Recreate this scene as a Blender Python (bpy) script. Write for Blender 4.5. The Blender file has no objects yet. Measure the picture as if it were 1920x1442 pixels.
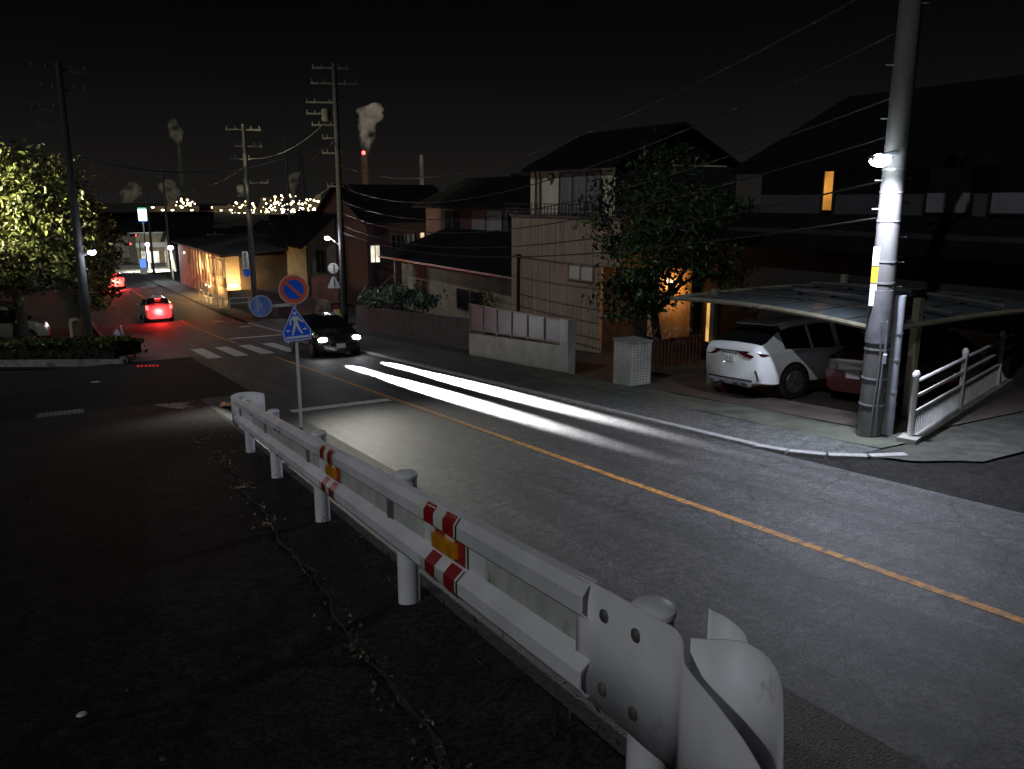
import bpy, bmesh, math, random
from math import sin, cos, pi, radians, atan2, hypot
from mathutils import Vector, Matrix
random.seed(7)
S = bpy.context.scene
COL = S.collection

# ------------------------------------------------------------------ ground heights (X = right of the road, Y = down the road)
def zr(Y):
    if Y < 42: return -.076*Y
    if Y < 62:
        t = Y-42; return -.076*42-.076*t+(.046/40)*t*t
    if Y < 220: return -.076*62+.046*10-.03*(Y-62)
    if Y < 400: return zr(219.999)-.018*(Y-220)
    return zr(399.999)
def zq(Y):                     # the steeper side road
    return zr(22)+.160*(22-Y) if Y < 22 else zr(Y)
def railx(Y): return 1.10+.085*Y

# ------------------------------------------------------------------ materials
MATS = {}
def _base(name):
    m = bpy.data.materials.new(name); m.use_nodes = True
    nt = m.node_tree; nt.nodes.clear()
    out = nt.nodes.new('ShaderNodeOutputMaterial')
    return m, nt, out
def N(nt, t, **kw):
    n = nt.nodes.new(t)
    for k, v in kw.items():
        if k in n.inputs: n.inputs[k].default_value = v
        else: setattr(n, k, v)
    return n
def mat(name, col, rough=.6, metal=0., ns=3., na=.25, bs=0., bstr=0., coat=0., spec=.5, stain=None, stretch=(1,1,1)):
    m, nt, out = _base(name); L = nt.links.new
    tc = N(nt, 'ShaderNodeTexCoord'); mp = N(nt, 'ShaderNodeMapping'); mp.inputs['Scale'].default_value = stretch
    L(tc.outputs['Object'], mp.inputs['Vector'])
    n1 = N(nt, 'ShaderNodeTexNoise', Scale=ns, Detail=6., Roughness=.62); L(mp.outputs[0], n1.inputs['Vector'])
    cr = N(nt, 'ShaderNodeValToRGB'); L(n1.outputs['Fac'], cr.inputs[0])
    a = [max(0, c*(1-na*1.6)) for c in col]; b = [min(1, c*(1+na)) for c in col]
    cr.color_ramp.elements[0].position = .28; cr.color_ramp.elements[0].color = (*a, 1)
    cr.color_ramp.elements[1].position = .68; cr.color_ramp.elements[1].color = (*b, 1)
    c = cr.outputs[0]
    if stain:
        n2 = N(nt, 'ShaderNodeTexNoise', Scale=stain[1], Detail=8., Roughness=.7); L(mp.outputs[0], n2.inputs['Vector'])
        r2 = N(nt, 'ShaderNodeValToRGB'); L(n2.outputs['Fac'], r2.inputs[0])
        r2.color_ramp.elements[0].position = stain[2]; r2.color_ramp.elements[1].position = stain[2]+.14
        mx = N(nt, 'ShaderNodeMixRGB'); L(r2.outputs[0], mx.inputs[0]); L(c, mx.inputs[1]); mx.inputs[2].default_value = (*stain[0], 1)
        c = mx.outputs[0]
    p = N(nt, 'ShaderNodeBsdfPrincipled', Roughness=rough, Metallic=metal)
    p.inputs['Specular IOR Level'].default_value = spec
    p.inputs['Coat Weight'].default_value = coat; p.inputs['Coat Roughness'].default_value = .06
    L(c, p.inputs['Base Color'])
    rr = N(nt, 'ShaderNodeMapRange'); rr.inputs['To Min'].default_value = max(.03, rough-.1); rr.inputs['To Max'].default_value = min(1, rough+.12)
    L(n1.outputs['Fac'], rr.inputs[0]); L(rr.outputs[0], p.inputs['Roughness'])
    if bstr:
        n3 = N(nt, 'ShaderNodeTexNoise', Scale=bs, Detail=4.); L(tc.outputs['Object'], n3.inputs['Vector'])
        bp = N(nt, 'ShaderNodeBump', Strength=bstr, Distance=.02); L(n3.outputs['Fac'], bp.inputs['Height']); L(bp.outputs[0], p.inputs['Normal'])
    L(p.outputs[0], out.inputs[0])
    MATS[name] = m; return m
def emit(name, col, st, var=0.):
    m, nt, out = _base(name); L = nt.links.new
    e = N(nt, 'ShaderNodeEmission', Strength=st); e.inputs[0].default_value = (*col, 1)
    if var:
        tc = N(nt, 'ShaderNodeTexCoord'); n = N(nt, 'ShaderNodeTexNoise', Scale=var, Detail=3.); L(tc.outputs['Object'], n.inputs['Vector'])
        mr = N(nt, 'ShaderNodeMapRange'); mr.inputs['To Min'].default_value = st*.45; mr.inputs['To Max'].default_value = st*1.5
        mr.inputs['From Min'].default_value = .3; mr.inputs['From Max'].default_value = .7
        L(n.outputs['Fac'], mr.inputs[0]); L(mr.outputs[0], e.inputs[1])
    L(e.outputs[0], out.inputs[0]); MATS[name] = m; return m
def asphalt(name, c0, c1, crack=1., streak=True, rough=.72, spec=.35):
    m, nt, out = _base(name); L = nt.links.new
    tc = N(nt, 'ShaderNodeTexCoord')
    big = N(nt, 'ShaderNodeTexNoise', Scale=.33, Detail=5., Roughness=.6); L(tc.outputs['Object'], big.inputs['Vector'])
    cr = N(nt, 'ShaderNodeValToRGB'); L(big.outputs['Fac'], cr.inputs[0])
    cr.color_ramp.elements[0].position = .32; cr.color_ramp.elements[0].color = (*c0, 1)
    cr.color_ramp.elements[1].position = .7; cr.color_ramp.elements[1].color = (*c1, 1)
    col = cr.outputs[0]
    # aggregate speckle
    sp = N(nt, 'ShaderNodeTexVoronoi', Scale=70.); L(tc.outputs['Object'], sp.inputs['Vector'])
    sr = N(nt, 'ShaderNodeMapRange'); sr.inputs['To Min'].default_value = .3; sr.inputs['To Max'].default_value = 1.8
    sx = N(nt, 'ShaderNodeSeparateColor'); L(sp.outputs['Color'], sx.inputs[0]); L(sx.outputs[0], sr.inputs[0])
    mu = N(nt, 'ShaderNodeMixRGB', blend_type='MULTIPLY'); mu.inputs[0].default_value = 1
    L(col, mu.inputs[1]); L(sr.outputs[0], mu.inputs[2]); col = mu.outputs[0]
    md = N(nt, 'ShaderNodeTexNoise', Scale=7., Detail=9., Roughness=.75); L(tc.outputs['Object'], md.inputs['Vector'])
    mdr = N(nt, 'ShaderNodeMapRange'); mdr.inputs['From Min'].default_value = .36; mdr.inputs['From Max'].default_value = .64; mdr.inputs['To Min'].default_value = .5; mdr.inputs['To Max'].default_value = 1.4; L(md.outputs['Fac'], mdr.inputs[0])
    mdm = N(nt, 'ShaderNodeMixRGB', blend_type='MULTIPLY'); mdm.inputs[0].default_value = 1; L(col, mdm.inputs[1]); L(mdr.outputs[0], mdm.inputs[2]); col = mdm.outputs[0]
    if streak:
        mp = N(nt, 'ShaderNodeMapping'); mp.inputs['Scale'].default_value = (1.3, .05, 1); L(tc.outputs['Object'], mp.inputs['Vector'])
        st = N(nt, 'ShaderNodeTexNoise', Scale=1.6, Detail=4.); L(mp.outputs[0], st.inputs['Vector'])
        s2 = N(nt, 'ShaderNodeMapRange'); s2.inputs['From Min'].default_value = .35; s2.inputs['From Max'].default_value = .65
        s2.inputs['To Min'].default_value = .68; s2.inputs['To Max'].default_value = 1.35; L(st.outputs['Fac'], s2.inputs[0])
        m2 = N(nt, 'ShaderNodeMixRGB', blend_type='MULTIPLY'); m2.inputs[0].default_value = 1
        L(col, m2.inputs[1]); L(s2.outputs[0], m2.inputs[2]); col = m2.outputs[0]
    # cracks
    wn = N(nt, 'ShaderNodeTexNoise', Scale=2.2, Detail=9., Roughness=.7); L(tc.outputs['Object'], wn.inputs['Vector'])
    wm = N(nt, 'ShaderNodeMixRGB'); wm.inputs[0].default_value = .34; L(tc.outputs['Object'], wm.inputs[1]); L(wn.outputs['Color'], wm.inputs[2])
    vo = N(nt, 'ShaderNodeTexVoronoi', feature='DISTANCE_TO_EDGE', Scale=.85); L(wm.outputs[0], vo.inputs['Vector'])
    vr = N(nt, 'ShaderNodeMapRange'); vr.inputs['From Min'].default_value = .0; vr.inputs['From Max'].default_value = .015
    L(vo.outputs['Distance'], vr.inputs[0])
    mk = N(nt, 'ShaderNodeTexNoise', Scale=.25, Detail=2.); L(tc.outputs['Object'], mk.inputs['Vector'])
    mr = N(nt, 'ShaderNodeMapRange'); mr.inputs['From Min'].default_value = .44; mr.inputs['From Max'].default_value = .52
    mr.inputs['To Min'].default_value = 0; mr.inputs['To Max'].default_value = crack; L(mk.outputs['Fac'], mr.inputs[0])
    inv = N(nt, 'ShaderNodeMath', operation='SUBTRACT'); inv.inputs[0].default_value = 1; L(vr.outputs[0], inv.inputs[1])
    ck = N(nt, 'ShaderNodeMath', operation='MULTIPLY'); L(inv.outputs[0], ck.inputs[0]); L(mr.outputs[0], ck.inputs[1])
    m3 = N(nt, 'ShaderNodeMixRGB'); L(ck.outputs[0], m3.inputs[0]); L(col, m3.inputs[1]); m3.inputs[2].default_value = (.004, .004, .004, 1)
    p = N(nt, 'ShaderNodeBsdfPrincipled', Roughness=rough); p.inputs['Specular IOR Level'].default_value = spec
    L(m3.outputs[0], p.inputs['Base Color'])
    hb = N(nt, 'ShaderNodeMath', operation='SUBTRACT'); L(sx.outputs[1], hb.inputs[0]); hb.inputs[1].default_value = 0.
    bp = N(nt, 'ShaderNodeBump', Strength=.9, Distance=.016); L(hb.outputs[0], bp.inputs['Height']); L(bp.outputs[0], p.inputs['Normal'])
    L(p.outputs[0], out.inputs[0]); MATS[name] = m; return m
def leafmat(name, c0, c1, trans=.35):
    m, nt, out = _base(name); L = nt.links.new
    g = N(nt, 'ShaderNodeNewGeometry'); cr = N(nt, 'ShaderNodeValToRGB'); L(g.outputs['Random Per Island'], cr.inputs[0])
    cr.color_ramp.elements[0].color = (*c0, 1); cr.color_ramp.elements[1].color = (*c1, 1)
    tc = N(nt, 'ShaderNodeTexCoord'); n = N(nt, 'ShaderNodeTexNoise', Scale=1.15, Detail=3.); L(tc.outputs['Object'], n.inputs['Vector'])
    mr = N(nt, 'ShaderNodeMapRange'); mr.inputs['From Min'].default_value = .4; mr.inputs['From Max'].default_value = .66
    mr.inputs['To Min'].default_value = .14; mr.inputs['To Max'].default_value = 1.9; L(n.outputs['Fac'], mr.inputs[0])
    mu = N(nt, 'ShaderNodeMixRGB', blend_type='MULTIPLY'); mu.inputs[0].default_value = 1; L(cr.outputs[0], mu.inputs[1]); L(mr.outputs[0], mu.inputs[2])  # clump noise puts lit and shaded leaves into the colour
    p = N(nt, 'ShaderNodeBsdfPrincipled', Roughness=.42); L(mu.outputs[0], p.inputs['Base Color'])
    t = N(nt, 'ShaderNodeBsdfTranslucent'); L(mu.outputs[0], t.inputs[0])
    mx = N(nt, 'ShaderNodeMixShader'); mx.inputs[0].default_value = trans; L(p.outputs[0], mx.inputs[1]); L(t.outputs[0], mx.inputs[2])
    L(mx.outputs[0], out.inputs[0]); MATS[name] = m; return m
def brickmat(name, c1, c2, mortar, scale, w=.5, h=.25, rough=.45, msize=.02, rot=None):
    m, nt, out = _base(name); L = nt.links.new
    tc = N(nt, 'ShaderNodeTexCoord'); mp = N(nt, 'ShaderNodeMapping'); L(tc.outputs['Object'], mp.inputs['Vector'])
    sp = N(nt, 'ShaderNodeSeparateXYZ'); L(mp.outputs[0], sp.inputs[0])
    ad = N(nt, 'ShaderNodeMath', operation='ADD'); L(sp.outputs[0], ad.inputs[0]); L(sp.outputs[1], ad.inputs[1])
    cb = N(nt, 'ShaderNodeCombineXYZ'); L(ad.outputs[0], cb.inputs[0]); L(sp.outputs[2], cb.inputs[1])
    b = N(nt, 'ShaderNodeTexBrick', Scale=scale, offset=0.); b.inputs['Color1'].default_value = (*c1, 1); b.inputs['Color2'].default_value = (*c2, 1)
    b.inputs['Mortar'].default_value = (*mortar, 1); b.inputs['Mortar Size'].default_value = msize; b.inputs['Brick Width'].default_value = w; b.inputs['Row Height'].default_value = h
    L(cb.outputs[0], b.inputs['Vector'])
    n = N(nt, 'ShaderNodeTexNoise', Scale=2.2, Detail=6.); L(tc.outputs['Object'], n.inputs['Vector'])
    mr = N(nt, 'ShaderNodeMapRange'); mr.inputs['To Min'].default_value = .45; mr.inputs['To Max'].default_value = 1.4; L(n.outputs['Fac'], mr.inputs[0])
    mu = N(nt, 'ShaderNodeMixRGB', blend_type='MULTIPLY'); mu.inputs[0].default_value = 1; L(b.outputs[0], mu.inputs[1]); L(mr.outputs[0], mu.inputs[2])
    p = N(nt, 'ShaderNodeBsdfPrincipled', Roughness=rough); L(mu.outputs[0], p.inputs['Base Color'])
    bp = N(nt, 'ShaderNodeBump', Strength=.5, Distance=.01); bp.invert = True; L(b.outputs['Fac'], bp.inputs['Height']); L(bp.outputs[0], p.inputs['Normal'])
    L(p.outputs[0], out.inputs[0]); MATS[name] = m; return m
def glass(name, col, alpha):
    m, nt, out = _base(name); L = nt.links.new
    p = N(nt, 'ShaderNodeBsdfPrincipled', Roughness=.25); p.inputs['Base Color'].default_value = (*col, 1)
    t = N(nt, 'ShaderNodeBsdfTransparent'); mx = N(nt, 'ShaderNodeMixShader'); mx.inputs[0].default_value = alpha
    L(t.outputs[0], mx.inputs[1]); L(p.outputs[0], mx.inputs[2]); L(mx.outputs[0], out.inputs[0]); MATS[name] = m; return m
def steam(name, dens, lum, col, scale):
    m, nt, out = _base(name); L = nt.links.new
    tc = N(nt, 'ShaderNodeTexCoord'); n = N(nt, 'ShaderNodeTexNoise', Scale=scale, Detail=4., Roughness=.6); L(tc.outputs['Object'], n.inputs['Vector'])
    mr = N(nt, 'ShaderNodeMapRange'); mr.inputs['From Min'].default_value = .38; mr.inputs['From Max'].default_value = .62
    mr.inputs['To Min'].default_value = 0.; mr.inputs['To Max'].default_value = dens*1.6; L(n.outputs['Fac'], mr.inputs[0])
    v = N(nt, 'ShaderNodeVolumePrincipled'); v.inputs['Color'].default_value = (.02, .02, .02, 1); v.inputs['Emission Color'].default_value = (*col, 1)
    L(mr.outputs[0], v.inputs['Density'])
    ml = N(nt, 'ShaderNodeMath', operation='MULTIPLY'); ml.inputs[1].default_value = lum; L(mr.outputs[0], ml.inputs[0]); L(ml.outputs[0], v.inputs['Emission Strength'])  # emission puts the plant lights' glow into the steam
    L(v.outputs[0], out.inputs['Volume']); MATS[name] = m; return m

asphalt('asphalt_main', (.036, .036, .037), (.064, .063, .063), crack=.8)
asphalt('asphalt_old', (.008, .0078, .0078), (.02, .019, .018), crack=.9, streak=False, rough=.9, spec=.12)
asphalt('asphalt_walk', (.055, .058, .06), (.085, .088, .085), crack=.5, streak=False)
mat('earth', (.03, .028, .022), .95, ns=2, na=.5, bs=30, bstr=.6)
mat('plain', (.012, .012, .011), .95, ns=.02, na=.5)
mat('gravel', (.06, .057, .052), .95, ns=40, na=.6, bs=60, bstr=1.)
mat('concrete', (.24, .235, .21), .85, ns=2.5, na=.3, bs=40, bstr=.25, stain=((.06, .06, .05), 1.1, .56))
mat('concrete_green', (.062, .068, .05), .85, ns=2, na=.35, bs=30, bstr=.3, stain=((.07, .075, .05), .9, .55))
mat('apron', (.036, .038, .03), .9, ns=3, na=.45, bs=30, bstr=.4, stain=((.015, .015, .013), 2.5, .52))
mat('drive', (.055, .042, .034), .85, ns=1.2, na=.4, bs=30, bstr=.25, stain=((.04, .03, .025), .8, .58))
mat('kerb_paint', (.25, .25, .245), .7, ns=6, na=.25, stain=((.12, .12, .11), 5, .58))
mat('line_white', (.6, .6, .57), .7, ns=9, na=.25, stain=((.09, .09, .085), 7, .54))
mat('line_orange', (.5, .22, .035), .75, ns=14, na=.4, stain=((.08, .065, .05), 9, .5))
mat('rail_paint', (.8, .8, .82), .5, ns=2, na=.14, coat=0., stain=((.38, .37, .33), 7, .61), bs=25, bstr=.06)
mat('rail_moss', (.55, .56, .5), .7, ns=5, na=.2, stain=((.16, .18, .08), 9, .56), stretch=(1, 1, .35))
mat('tape_red', (.35, .012, .018), .3, ns=6, na=.15, coat=.2)
mat('tape_white', (.7, .74, .62), .35, ns=6, na=.1)
mat('amber', (.75, .3, .01), .25, ns=12, na=.15, coat=.5)
mat('black', (.01, .01, .01), .5)
mat('rubber', (.015, .015, .015), .85)
mat('steel', (.42, .43, .45), .42, .7, ns=6, na=.2)
mat('steel_grey', (.3, .32, .36), .45, .2, ns=3, na=.15)
mat('bolt', (.16, .17, .15), .55, .5, ns=20, na=.3)
mat('pole_mid', (.034, .033, .032), .85, ns=2.5, na=.25, stretch=(1, 1, .3))
mat('pole_conc', (.1, .098, .094), .85, ns=2.5, na=.25, bs=50, bstr=.2, stain=((.1, .095, .085), 1.5, .56), stretch=(1, 1, .3))
mat('pole_dark', (.06, .058, .055), .8, ns=3, na=.3)
mat('pole_white', (.6, .6, .58), .5, ns=3, na=.15)
mat('sheath', (.12, .12, .13), .7, ns=4, na=.2)
mat('cable', (.02, .02, .02), .6)
mat('insulator', (.07, .07, .068), .4)
mat('sign_blue', (.012, .13, .9), .45, ns=3, na=.06)
mat('sign_red', (.8, .15, .08), .45, ns=3, na=.1)
mat('sign_rim', (.75, .62, .5), .5, ns=8, na=.1)
mat('sign_white', (.75, .77, .78), .45, ns=5, na=.06)
mat('sign_faded', (.2, .31, .74), .4, ns=5, na=.35, stretch=(1, 1, .5))
mat('faded_white', (.5, .58, .82), .45, ns=14, na=.25)
mat('sign_back', (.55, .57, .6), .5, ns=6, na=.2)
mat('yellow', (.6, .42, .03), .5, ns=8, na=.2)
mat('wood', (.33, .25, .18), .75, ns=3, na=.35, stretch=(1.2, 5, .12))
mat('wood_light', (.22, .17, .12), .75, ns=3, na=.35, stretch=(1.2, 5, .12))
mat('cream', (.66, .62, .45), .8, ns=1.5, na=.15)
mat('stucco', (.2, .185, .125), .85, ns=1.2, na=.25)
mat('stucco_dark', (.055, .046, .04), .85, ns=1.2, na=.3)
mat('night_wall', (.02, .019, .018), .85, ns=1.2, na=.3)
mat('maroon', (.05, .022, .022), .8, ns=1.5, na=.3)
mat('brickpink', (.36, .17, .12), .85, ns=1.5, na=.25)
mat('beige', (.4, .35, .25), .85, ns=1.2, na=.2)
mat('greywall', (.05, .05, .056), .8, ns=1.5, na=.2)
mat('roof', (.008, .008, .009), .9, ns=2, na=.3, spec=.08)
mat('roofmetal', (.05, .05, .055), .4, .4, ns=1, na=.2)
mat('glassdark', (.012, .014, .016), .08, ns=2, na=.3, spec=.8)
mat('curtain', (.2, .21, .21), .8, ns=6, na=.6, stretch=(1, 6, .05))
mat('shutter', (.15, .15, .16), .8, ns=2, na=.1)
mat('frosted', (.55, .55, .45), .5, ns=2, na=.1)
mat('frame', (.09, .085, .075), .5, .4)
mat('frame_light', (.22, .2, .16), .5, .4)
mat('alu', (.2, .2, .21), .4, .6, ns=3, na=.15)
mat('alu_olive', (.3, .28, .2), .5, .4, ns=3, na=.2)
mat('slat_brown', (.12, .05, .03), .7)
mat('pipe_white', (.62, .62, .6), .45, ns=4, na=.15, stain=((.25, .2, .14), 4, .63))
mat('car_white', (.78, .8, .8), .22, ns=1, na=.02, coat=1.)
mat('car_red', (.1, .008, .008), .22, ns=1, na=.05, coat=1.)
mat('car_silver', (.42, .43, .44), .3, .3, ns=1, na=.03, coat=1.)
mat('car_black', (.02, .02, .022), .2, ns=1, na=.03, coat=1.)
mat('car_olive', (.33, .34, .24), .3, ns=1, na=.03, coat=1.)
mat('chrome', (.7, .7, .72), .12, 1.)
mat('lens_red', (.06, .003, .006), .12, ns=6, na=.2, coat=1.)
mat('lens_clear', (.5, .5, .5), .1, coat=1.)
mat('plate', (.8, .8, .78), .4, ns=4, na=.04)
mat('plate_ink', (.02, .12, .06), .5)
mat('bark', (.07, .055, .04), .9, ns=6, na=.4, bs=20, bstr=.6)
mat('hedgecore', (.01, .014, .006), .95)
leafmat('leaf_left', (.05, .066, .02), (.15, .16, .06))
leafmat('leaf_dark', (.012, .022, .009), (.035, .05, .018))
leafmat('leaf_gloss', (.008, .024, .007), (.05, .11, .03), .2)
leafmat('leaf_bush', (.07, .12, .075), (.2, .26, .19), .15)
leafmat('leaf_young', (.12, .17, .03), (.2, .26, .05))
leafmat('leaf_hedge', (.04, .06, .012), (.1, .12, .025))
leafmat('leaf_dead', (.1, .07, .035), (.3, .24, .16), .1)
brickmat('tile', (.5, .5, .44), (.42, .43, .38), (.16, .16, .14), 1., .1, .07, .35, .006)
brickmat('wallblock', (.1, .082, .075), (.08, .068, .062), (.035, .03, .03), 1., .4, .2, .85, .01)
glass('polycarb', (.09, .115, .125), .97)
emit('lamp_white', (.82, .92, 1.), 60)
emit('lamp_far', (.85, .93, 1.), 14)
emit('lamp_warm', (1., .62, .28), 9)
emit('lamp_small', (1., .8, .5), 5)
emit('head', (.95, .97, 1.), 90)
emit('tail', (1., .035, .03), 14)
emit('tail_dim', (1., .05, .05), .45)
emit('tl_red', (1., .03, .03), 16)
emit('tl_off', (.02, .03, .02), .1)
emit('win_orange', (1., .42, .07), .62, 1.2)
emit('win_amber', (1., .55, .16), .8, 1.6)
emit('win_white', (1., .9, .72), 1.0, 1.5)
emit('win_peach', (1., .72, .48), .8, 3.)
emit('win_store', (.95, .95, .85), 1.1, .6)
emit('sign_lit', (.85, 1., .98), 3.2)
emit('sign_green', (.05, .6, .3), 1.)
emit('sign_bluelit', (.12, .3, .95), 1.2)
emit('spot_white', (1., .88, .66), 14.)
emit('spot_yellow', (1., .74, .36), 9.)
emit('hall_lit', (1., .92, .66), .5, .05)
emit('plant_glow', (.85, .62, .3), .06, .05)  # walls that glow on their own, in place of light falling on them
steam('steam_big', .055, .17, (1., .86, .68), .06)
steam('steam_small', .07, .06, (1., .93, .62), .08)

# ------------------------------------------------------------------ mesh helper
WL = {}
def sett(o, label=None, cat=None, group=None, kind=None):
    if label: o['label'] = label
    if cat: o['category'] = cat
    if group: o['group'] = group
    if kind: o['kind'] = kind
    return o
def thing(name, label, cat, loc=(0, 0, 0), group=None):
    o = bpy.data.objects.new(name, None); COL.objects.link(o); o.empty_display_size = .3
    o.location = loc; WL[o.name] = Vector(loc); return sett(o, label, cat, group)
class MB:
    def __init__(s): s.v = []; s.f = []; s.m = []
    def add(s, vs, fs, mi=0):
        b = len(s.v); s.v += [tuple(v) for v in vs]; s.f += [tuple(i+b for i in f) for f in fs]; s.m += [mi]*len(fs); return s
    def box(s, c, d, rz=0, mi=0, top=None):
        x, y, z = d[0]/2, d[1]/2, d[2]/2; tx, ty = (x, y) if top is None else (x*top, y*top)
        vs = [(-x, -y, -z), (x, -y, -z), (x, y, -z), (-x, y, -z), (-tx, -ty, z), (tx, -ty, z), (tx, ty, z), (-tx, ty, z)]
        cr, sr = cos(rz), sin(rz)
        vs = [(c[0]+a*cr-b*sr, c[1]+a*sr+b*cr, c[2]+e) for a, b, e in vs]
        return s.add(vs, [(0, 3, 2, 1), (4, 5, 6, 7), (0, 1, 5, 4), (1, 2, 6, 5), (2, 3, 7, 6), (3, 0, 4, 7)], mi)
    def b2(s, lo, hi, mi=0):
        return s.box([(a+b)/2 for a, b in zip(lo, hi)], [b-a for a, b in zip(lo, hi)], 0, mi)
    def bar(s, p, q, w, h, mi=0):
        p = Vector(p); q = Vector(q); d = (q-p).normalized(); up = Vector((0, 0, 1)) if abs(d.z) < .95 else Vector((1, 0, 0))
        r = d.cross(up).normalized()*w/2; u = r.cross(d).normalized()*h/2
        vs = [p-r-u, p+r-u, p+r+u, p-r+u, q-r-u, q+r-u, q+r+u, q-r+u]
        return s.add(vs, [(0, 1, 2, 3), (7, 6, 5, 4), (0, 4, 5, 1), (1, 5, 6, 2), (2, 6, 7, 3), (3, 7, 4, 0)], mi)
    def tube(s, pts, r, n=8, mi=0, cap=True):
        pts = [Vector(p) for p in pts]; k = len(pts); rs = r if isinstance(r, (list, tuple)) else [r]*k
        vs = []; prev = None
        for i, p in enumerate(pts):
            d = (pts[min(i+1, k-1)]-pts[max(i-1, 0)]).normalized()
            if prev is None:
                a = Vector((0, 0, 1)) if abs(d.z) < .9 else Vector((1, 0, 0)); u = d.cross(a).normalized()
            else: u = (prev-d*prev.dot(d)).normalized()
            prev = u; w = d.cross(u)
            for j in range(n):
                t = 2*pi*j/n; vs.append(p+(u*cos(t)+w*sin(t))*rs[i])
        fs = [(i*n+j, i*n+(j+1) % n, (i+1)*n+(j+1) % n, (i+1)*n+j) for i in range(k-1) for j in range(n)]
        if cap: fs += [tuple(reversed(range(n))), tuple((k-1)*n+j for j in range(n))]
        return s.add(vs, fs, mi)
    def lathe(s, c, prof, n=16, mi=0):
        vs = [(c[0]+r*cos(2*pi*j/n), c[1]+r*sin(2*pi*j/n), c[2]+z) for r, z in prof for j in range(n)]; k = len(prof)
        fs = [(i*n+j, i*n+(j+1) % n, (i+1)*n+(j+1) % n, (i+1)*n+j) for i in range(k-1) for j in range(n)]
        fs += [tuple(reversed(range(n))), tuple((k-1)*n+j for j in range(n))]
        return s.add(vs, fs, mi)
    def plate(s, c, right, pts, th, mi=0):       # polygon in the plane (right, up) extruded along normal
        c = Vector(c); r = Vector(right).normalized(); u = Vector((0, 0, 1)); nrm = r.cross(u)
        f = [c+r*a+u*b+nrm*th/2 for a, b in pts]; k = [c+r*a+u*b-nrm*th/2 for a, b in pts]; n = len(pts)
        return s.add(f+k, [tuple(range(n)), tuple(reversed(range(n, 2*n)))]+[(i, n+i, n+(i+1) % n, (i+1) % n) for i in range(n)], mi)
    def ball(s, c, r, n=8, mi=0):
        rx, ry, rz = r if isinstance(r, (list, tuple)) else (r, r, r)
        vs = [(c[0], c[1], c[2]-rz)]; m = n//2
        for i in range(1, m):
            t = -pi/2+pi*i/m
            vs += [(c[0]+rx*cos(t)*cos(2*pi*j/n), c[1]+ry*cos(t)*sin(2*pi*j/n), c[2]+rz*sin(t)) for j in range(n)]
        vs.append((c[0], c[1], c[2]+rz)); e = len(vs)-1
        fs = [(0, 1+(j+1) % n, 1+j) for j in range(n)]
        fs += [(1+i*n+j, 1+i*n+(j+1) % n, 1+(i+1)*n+(j+1) % n, 1+(i+1)*n+j) for i in range(m-2) for j in range(n)]
        fs += [(1+(m-2)*n+j, 1+(m-2)*n+(j+1) % n, e) for j in range(n)]
        return s.add(vs, fs, mi)
    def build(s, name, mats, parent=None, smooth=False, origin=None, bevel=0):
        if isinstance(mats, str): mats = [mats]
        if parent is not None: o0 = WL[parent.name]
        elif origin is not None: o0 = Vector(origin)
        else:
            xs = [v[0] for v in s.v]; ys = [v[1] for v in s.v]
            o0 = Vector(((min(xs)+max(xs))/2, (min(ys)+max(ys))/2, min(v[2] for v in s.v)))
        me = bpy.data.meshes.new(name)
        me.from_pydata([(v[0]-o0.x, v[1]-o0.y, v[2]-o0.z) for v in s.v], [], s.f)
        for m in mats: me.materials.append(MATS[m])
        if len(mats) > 1: me.polygons.foreach_set('material_index', s.m)
        if smooth: me.polygons.foreach_set('use_smooth', [True]*len(s.f))
        me.update()
        o = bpy.data.objects.new(name, me); COL.objects.link(o)
        if parent is not None: o.parent = parent; WL[o.name] = o0.copy()
        else: o.location = o0; WL[o.name] = o0.copy()
        if smooth:
            try: me.set_sharp_from_angle(angle=radians(38))
            except Exception: pass
        if bevel:
            b = o.modifiers.new('b', 'BEVEL'); b.width = bevel; b.segments = 2; b.limit_method = 'ANGLE'
        return o
def dup(o, parent=None, loc=None, rz=None, label=None):
    c = o.copy(); COL.objects.link(c)
    if parent is not None: c.parent = parent
    for ch in list(o.children): dup(ch, c)
    if loc is not None: c.location = loc
    if rz is not None: c.rotation_euler.z = rz
    if label: c['label'] = label
    return c
def sheet(name, mt, xs, ys, zf, kind='structure', label=None):
    m = MB(); nx = len(xs)
    vs = [(x(y) if callable(x) else x, y, zf((x(y) if callable(x) else x), y)) for y in ys for x in xs]
    fs = [(j*nx+i, j*nx+i+1, (j+1)*nx+i+1, (j+1)*nx+i) for j in range(len(ys)-1) for i in range(nx-1)]
    m.add(vs, fs); o = m.build(name, mt, origin=(0, 0, 0), smooth=True); sett(o, label, None, None, kind); return o
def fr(a, b, n): return [a+(b-a)*i/n for i in range(n+1)]
def text_mesh(body, size, mt, parent, M, name, ext=.002):
    cu = bpy.data.curves.new(name, 'FONT'); cu.body = body; cu.size = size; cu.extrude = ext; cu.align_x = 'CENTER'; cu.align_y = 'CENTER'
    to = bpy.data.objects.new(name+'_t', cu); COL.objects.link(to)
    dg = bpy.context.evaluated_depsgraph_get(); me = bpy.data.meshes.new_from_object(to.evaluated_get(dg))
    bpy.data.objects.remove(to); me.transform(M); me.materials.clear(); me.materials.append(MATS[mt])
    o = bpy.data.objects.new(name, me); COL.objects.link(o); o.parent = parent; WL[o.name] = WL[parent.name].copy(); return o
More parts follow.
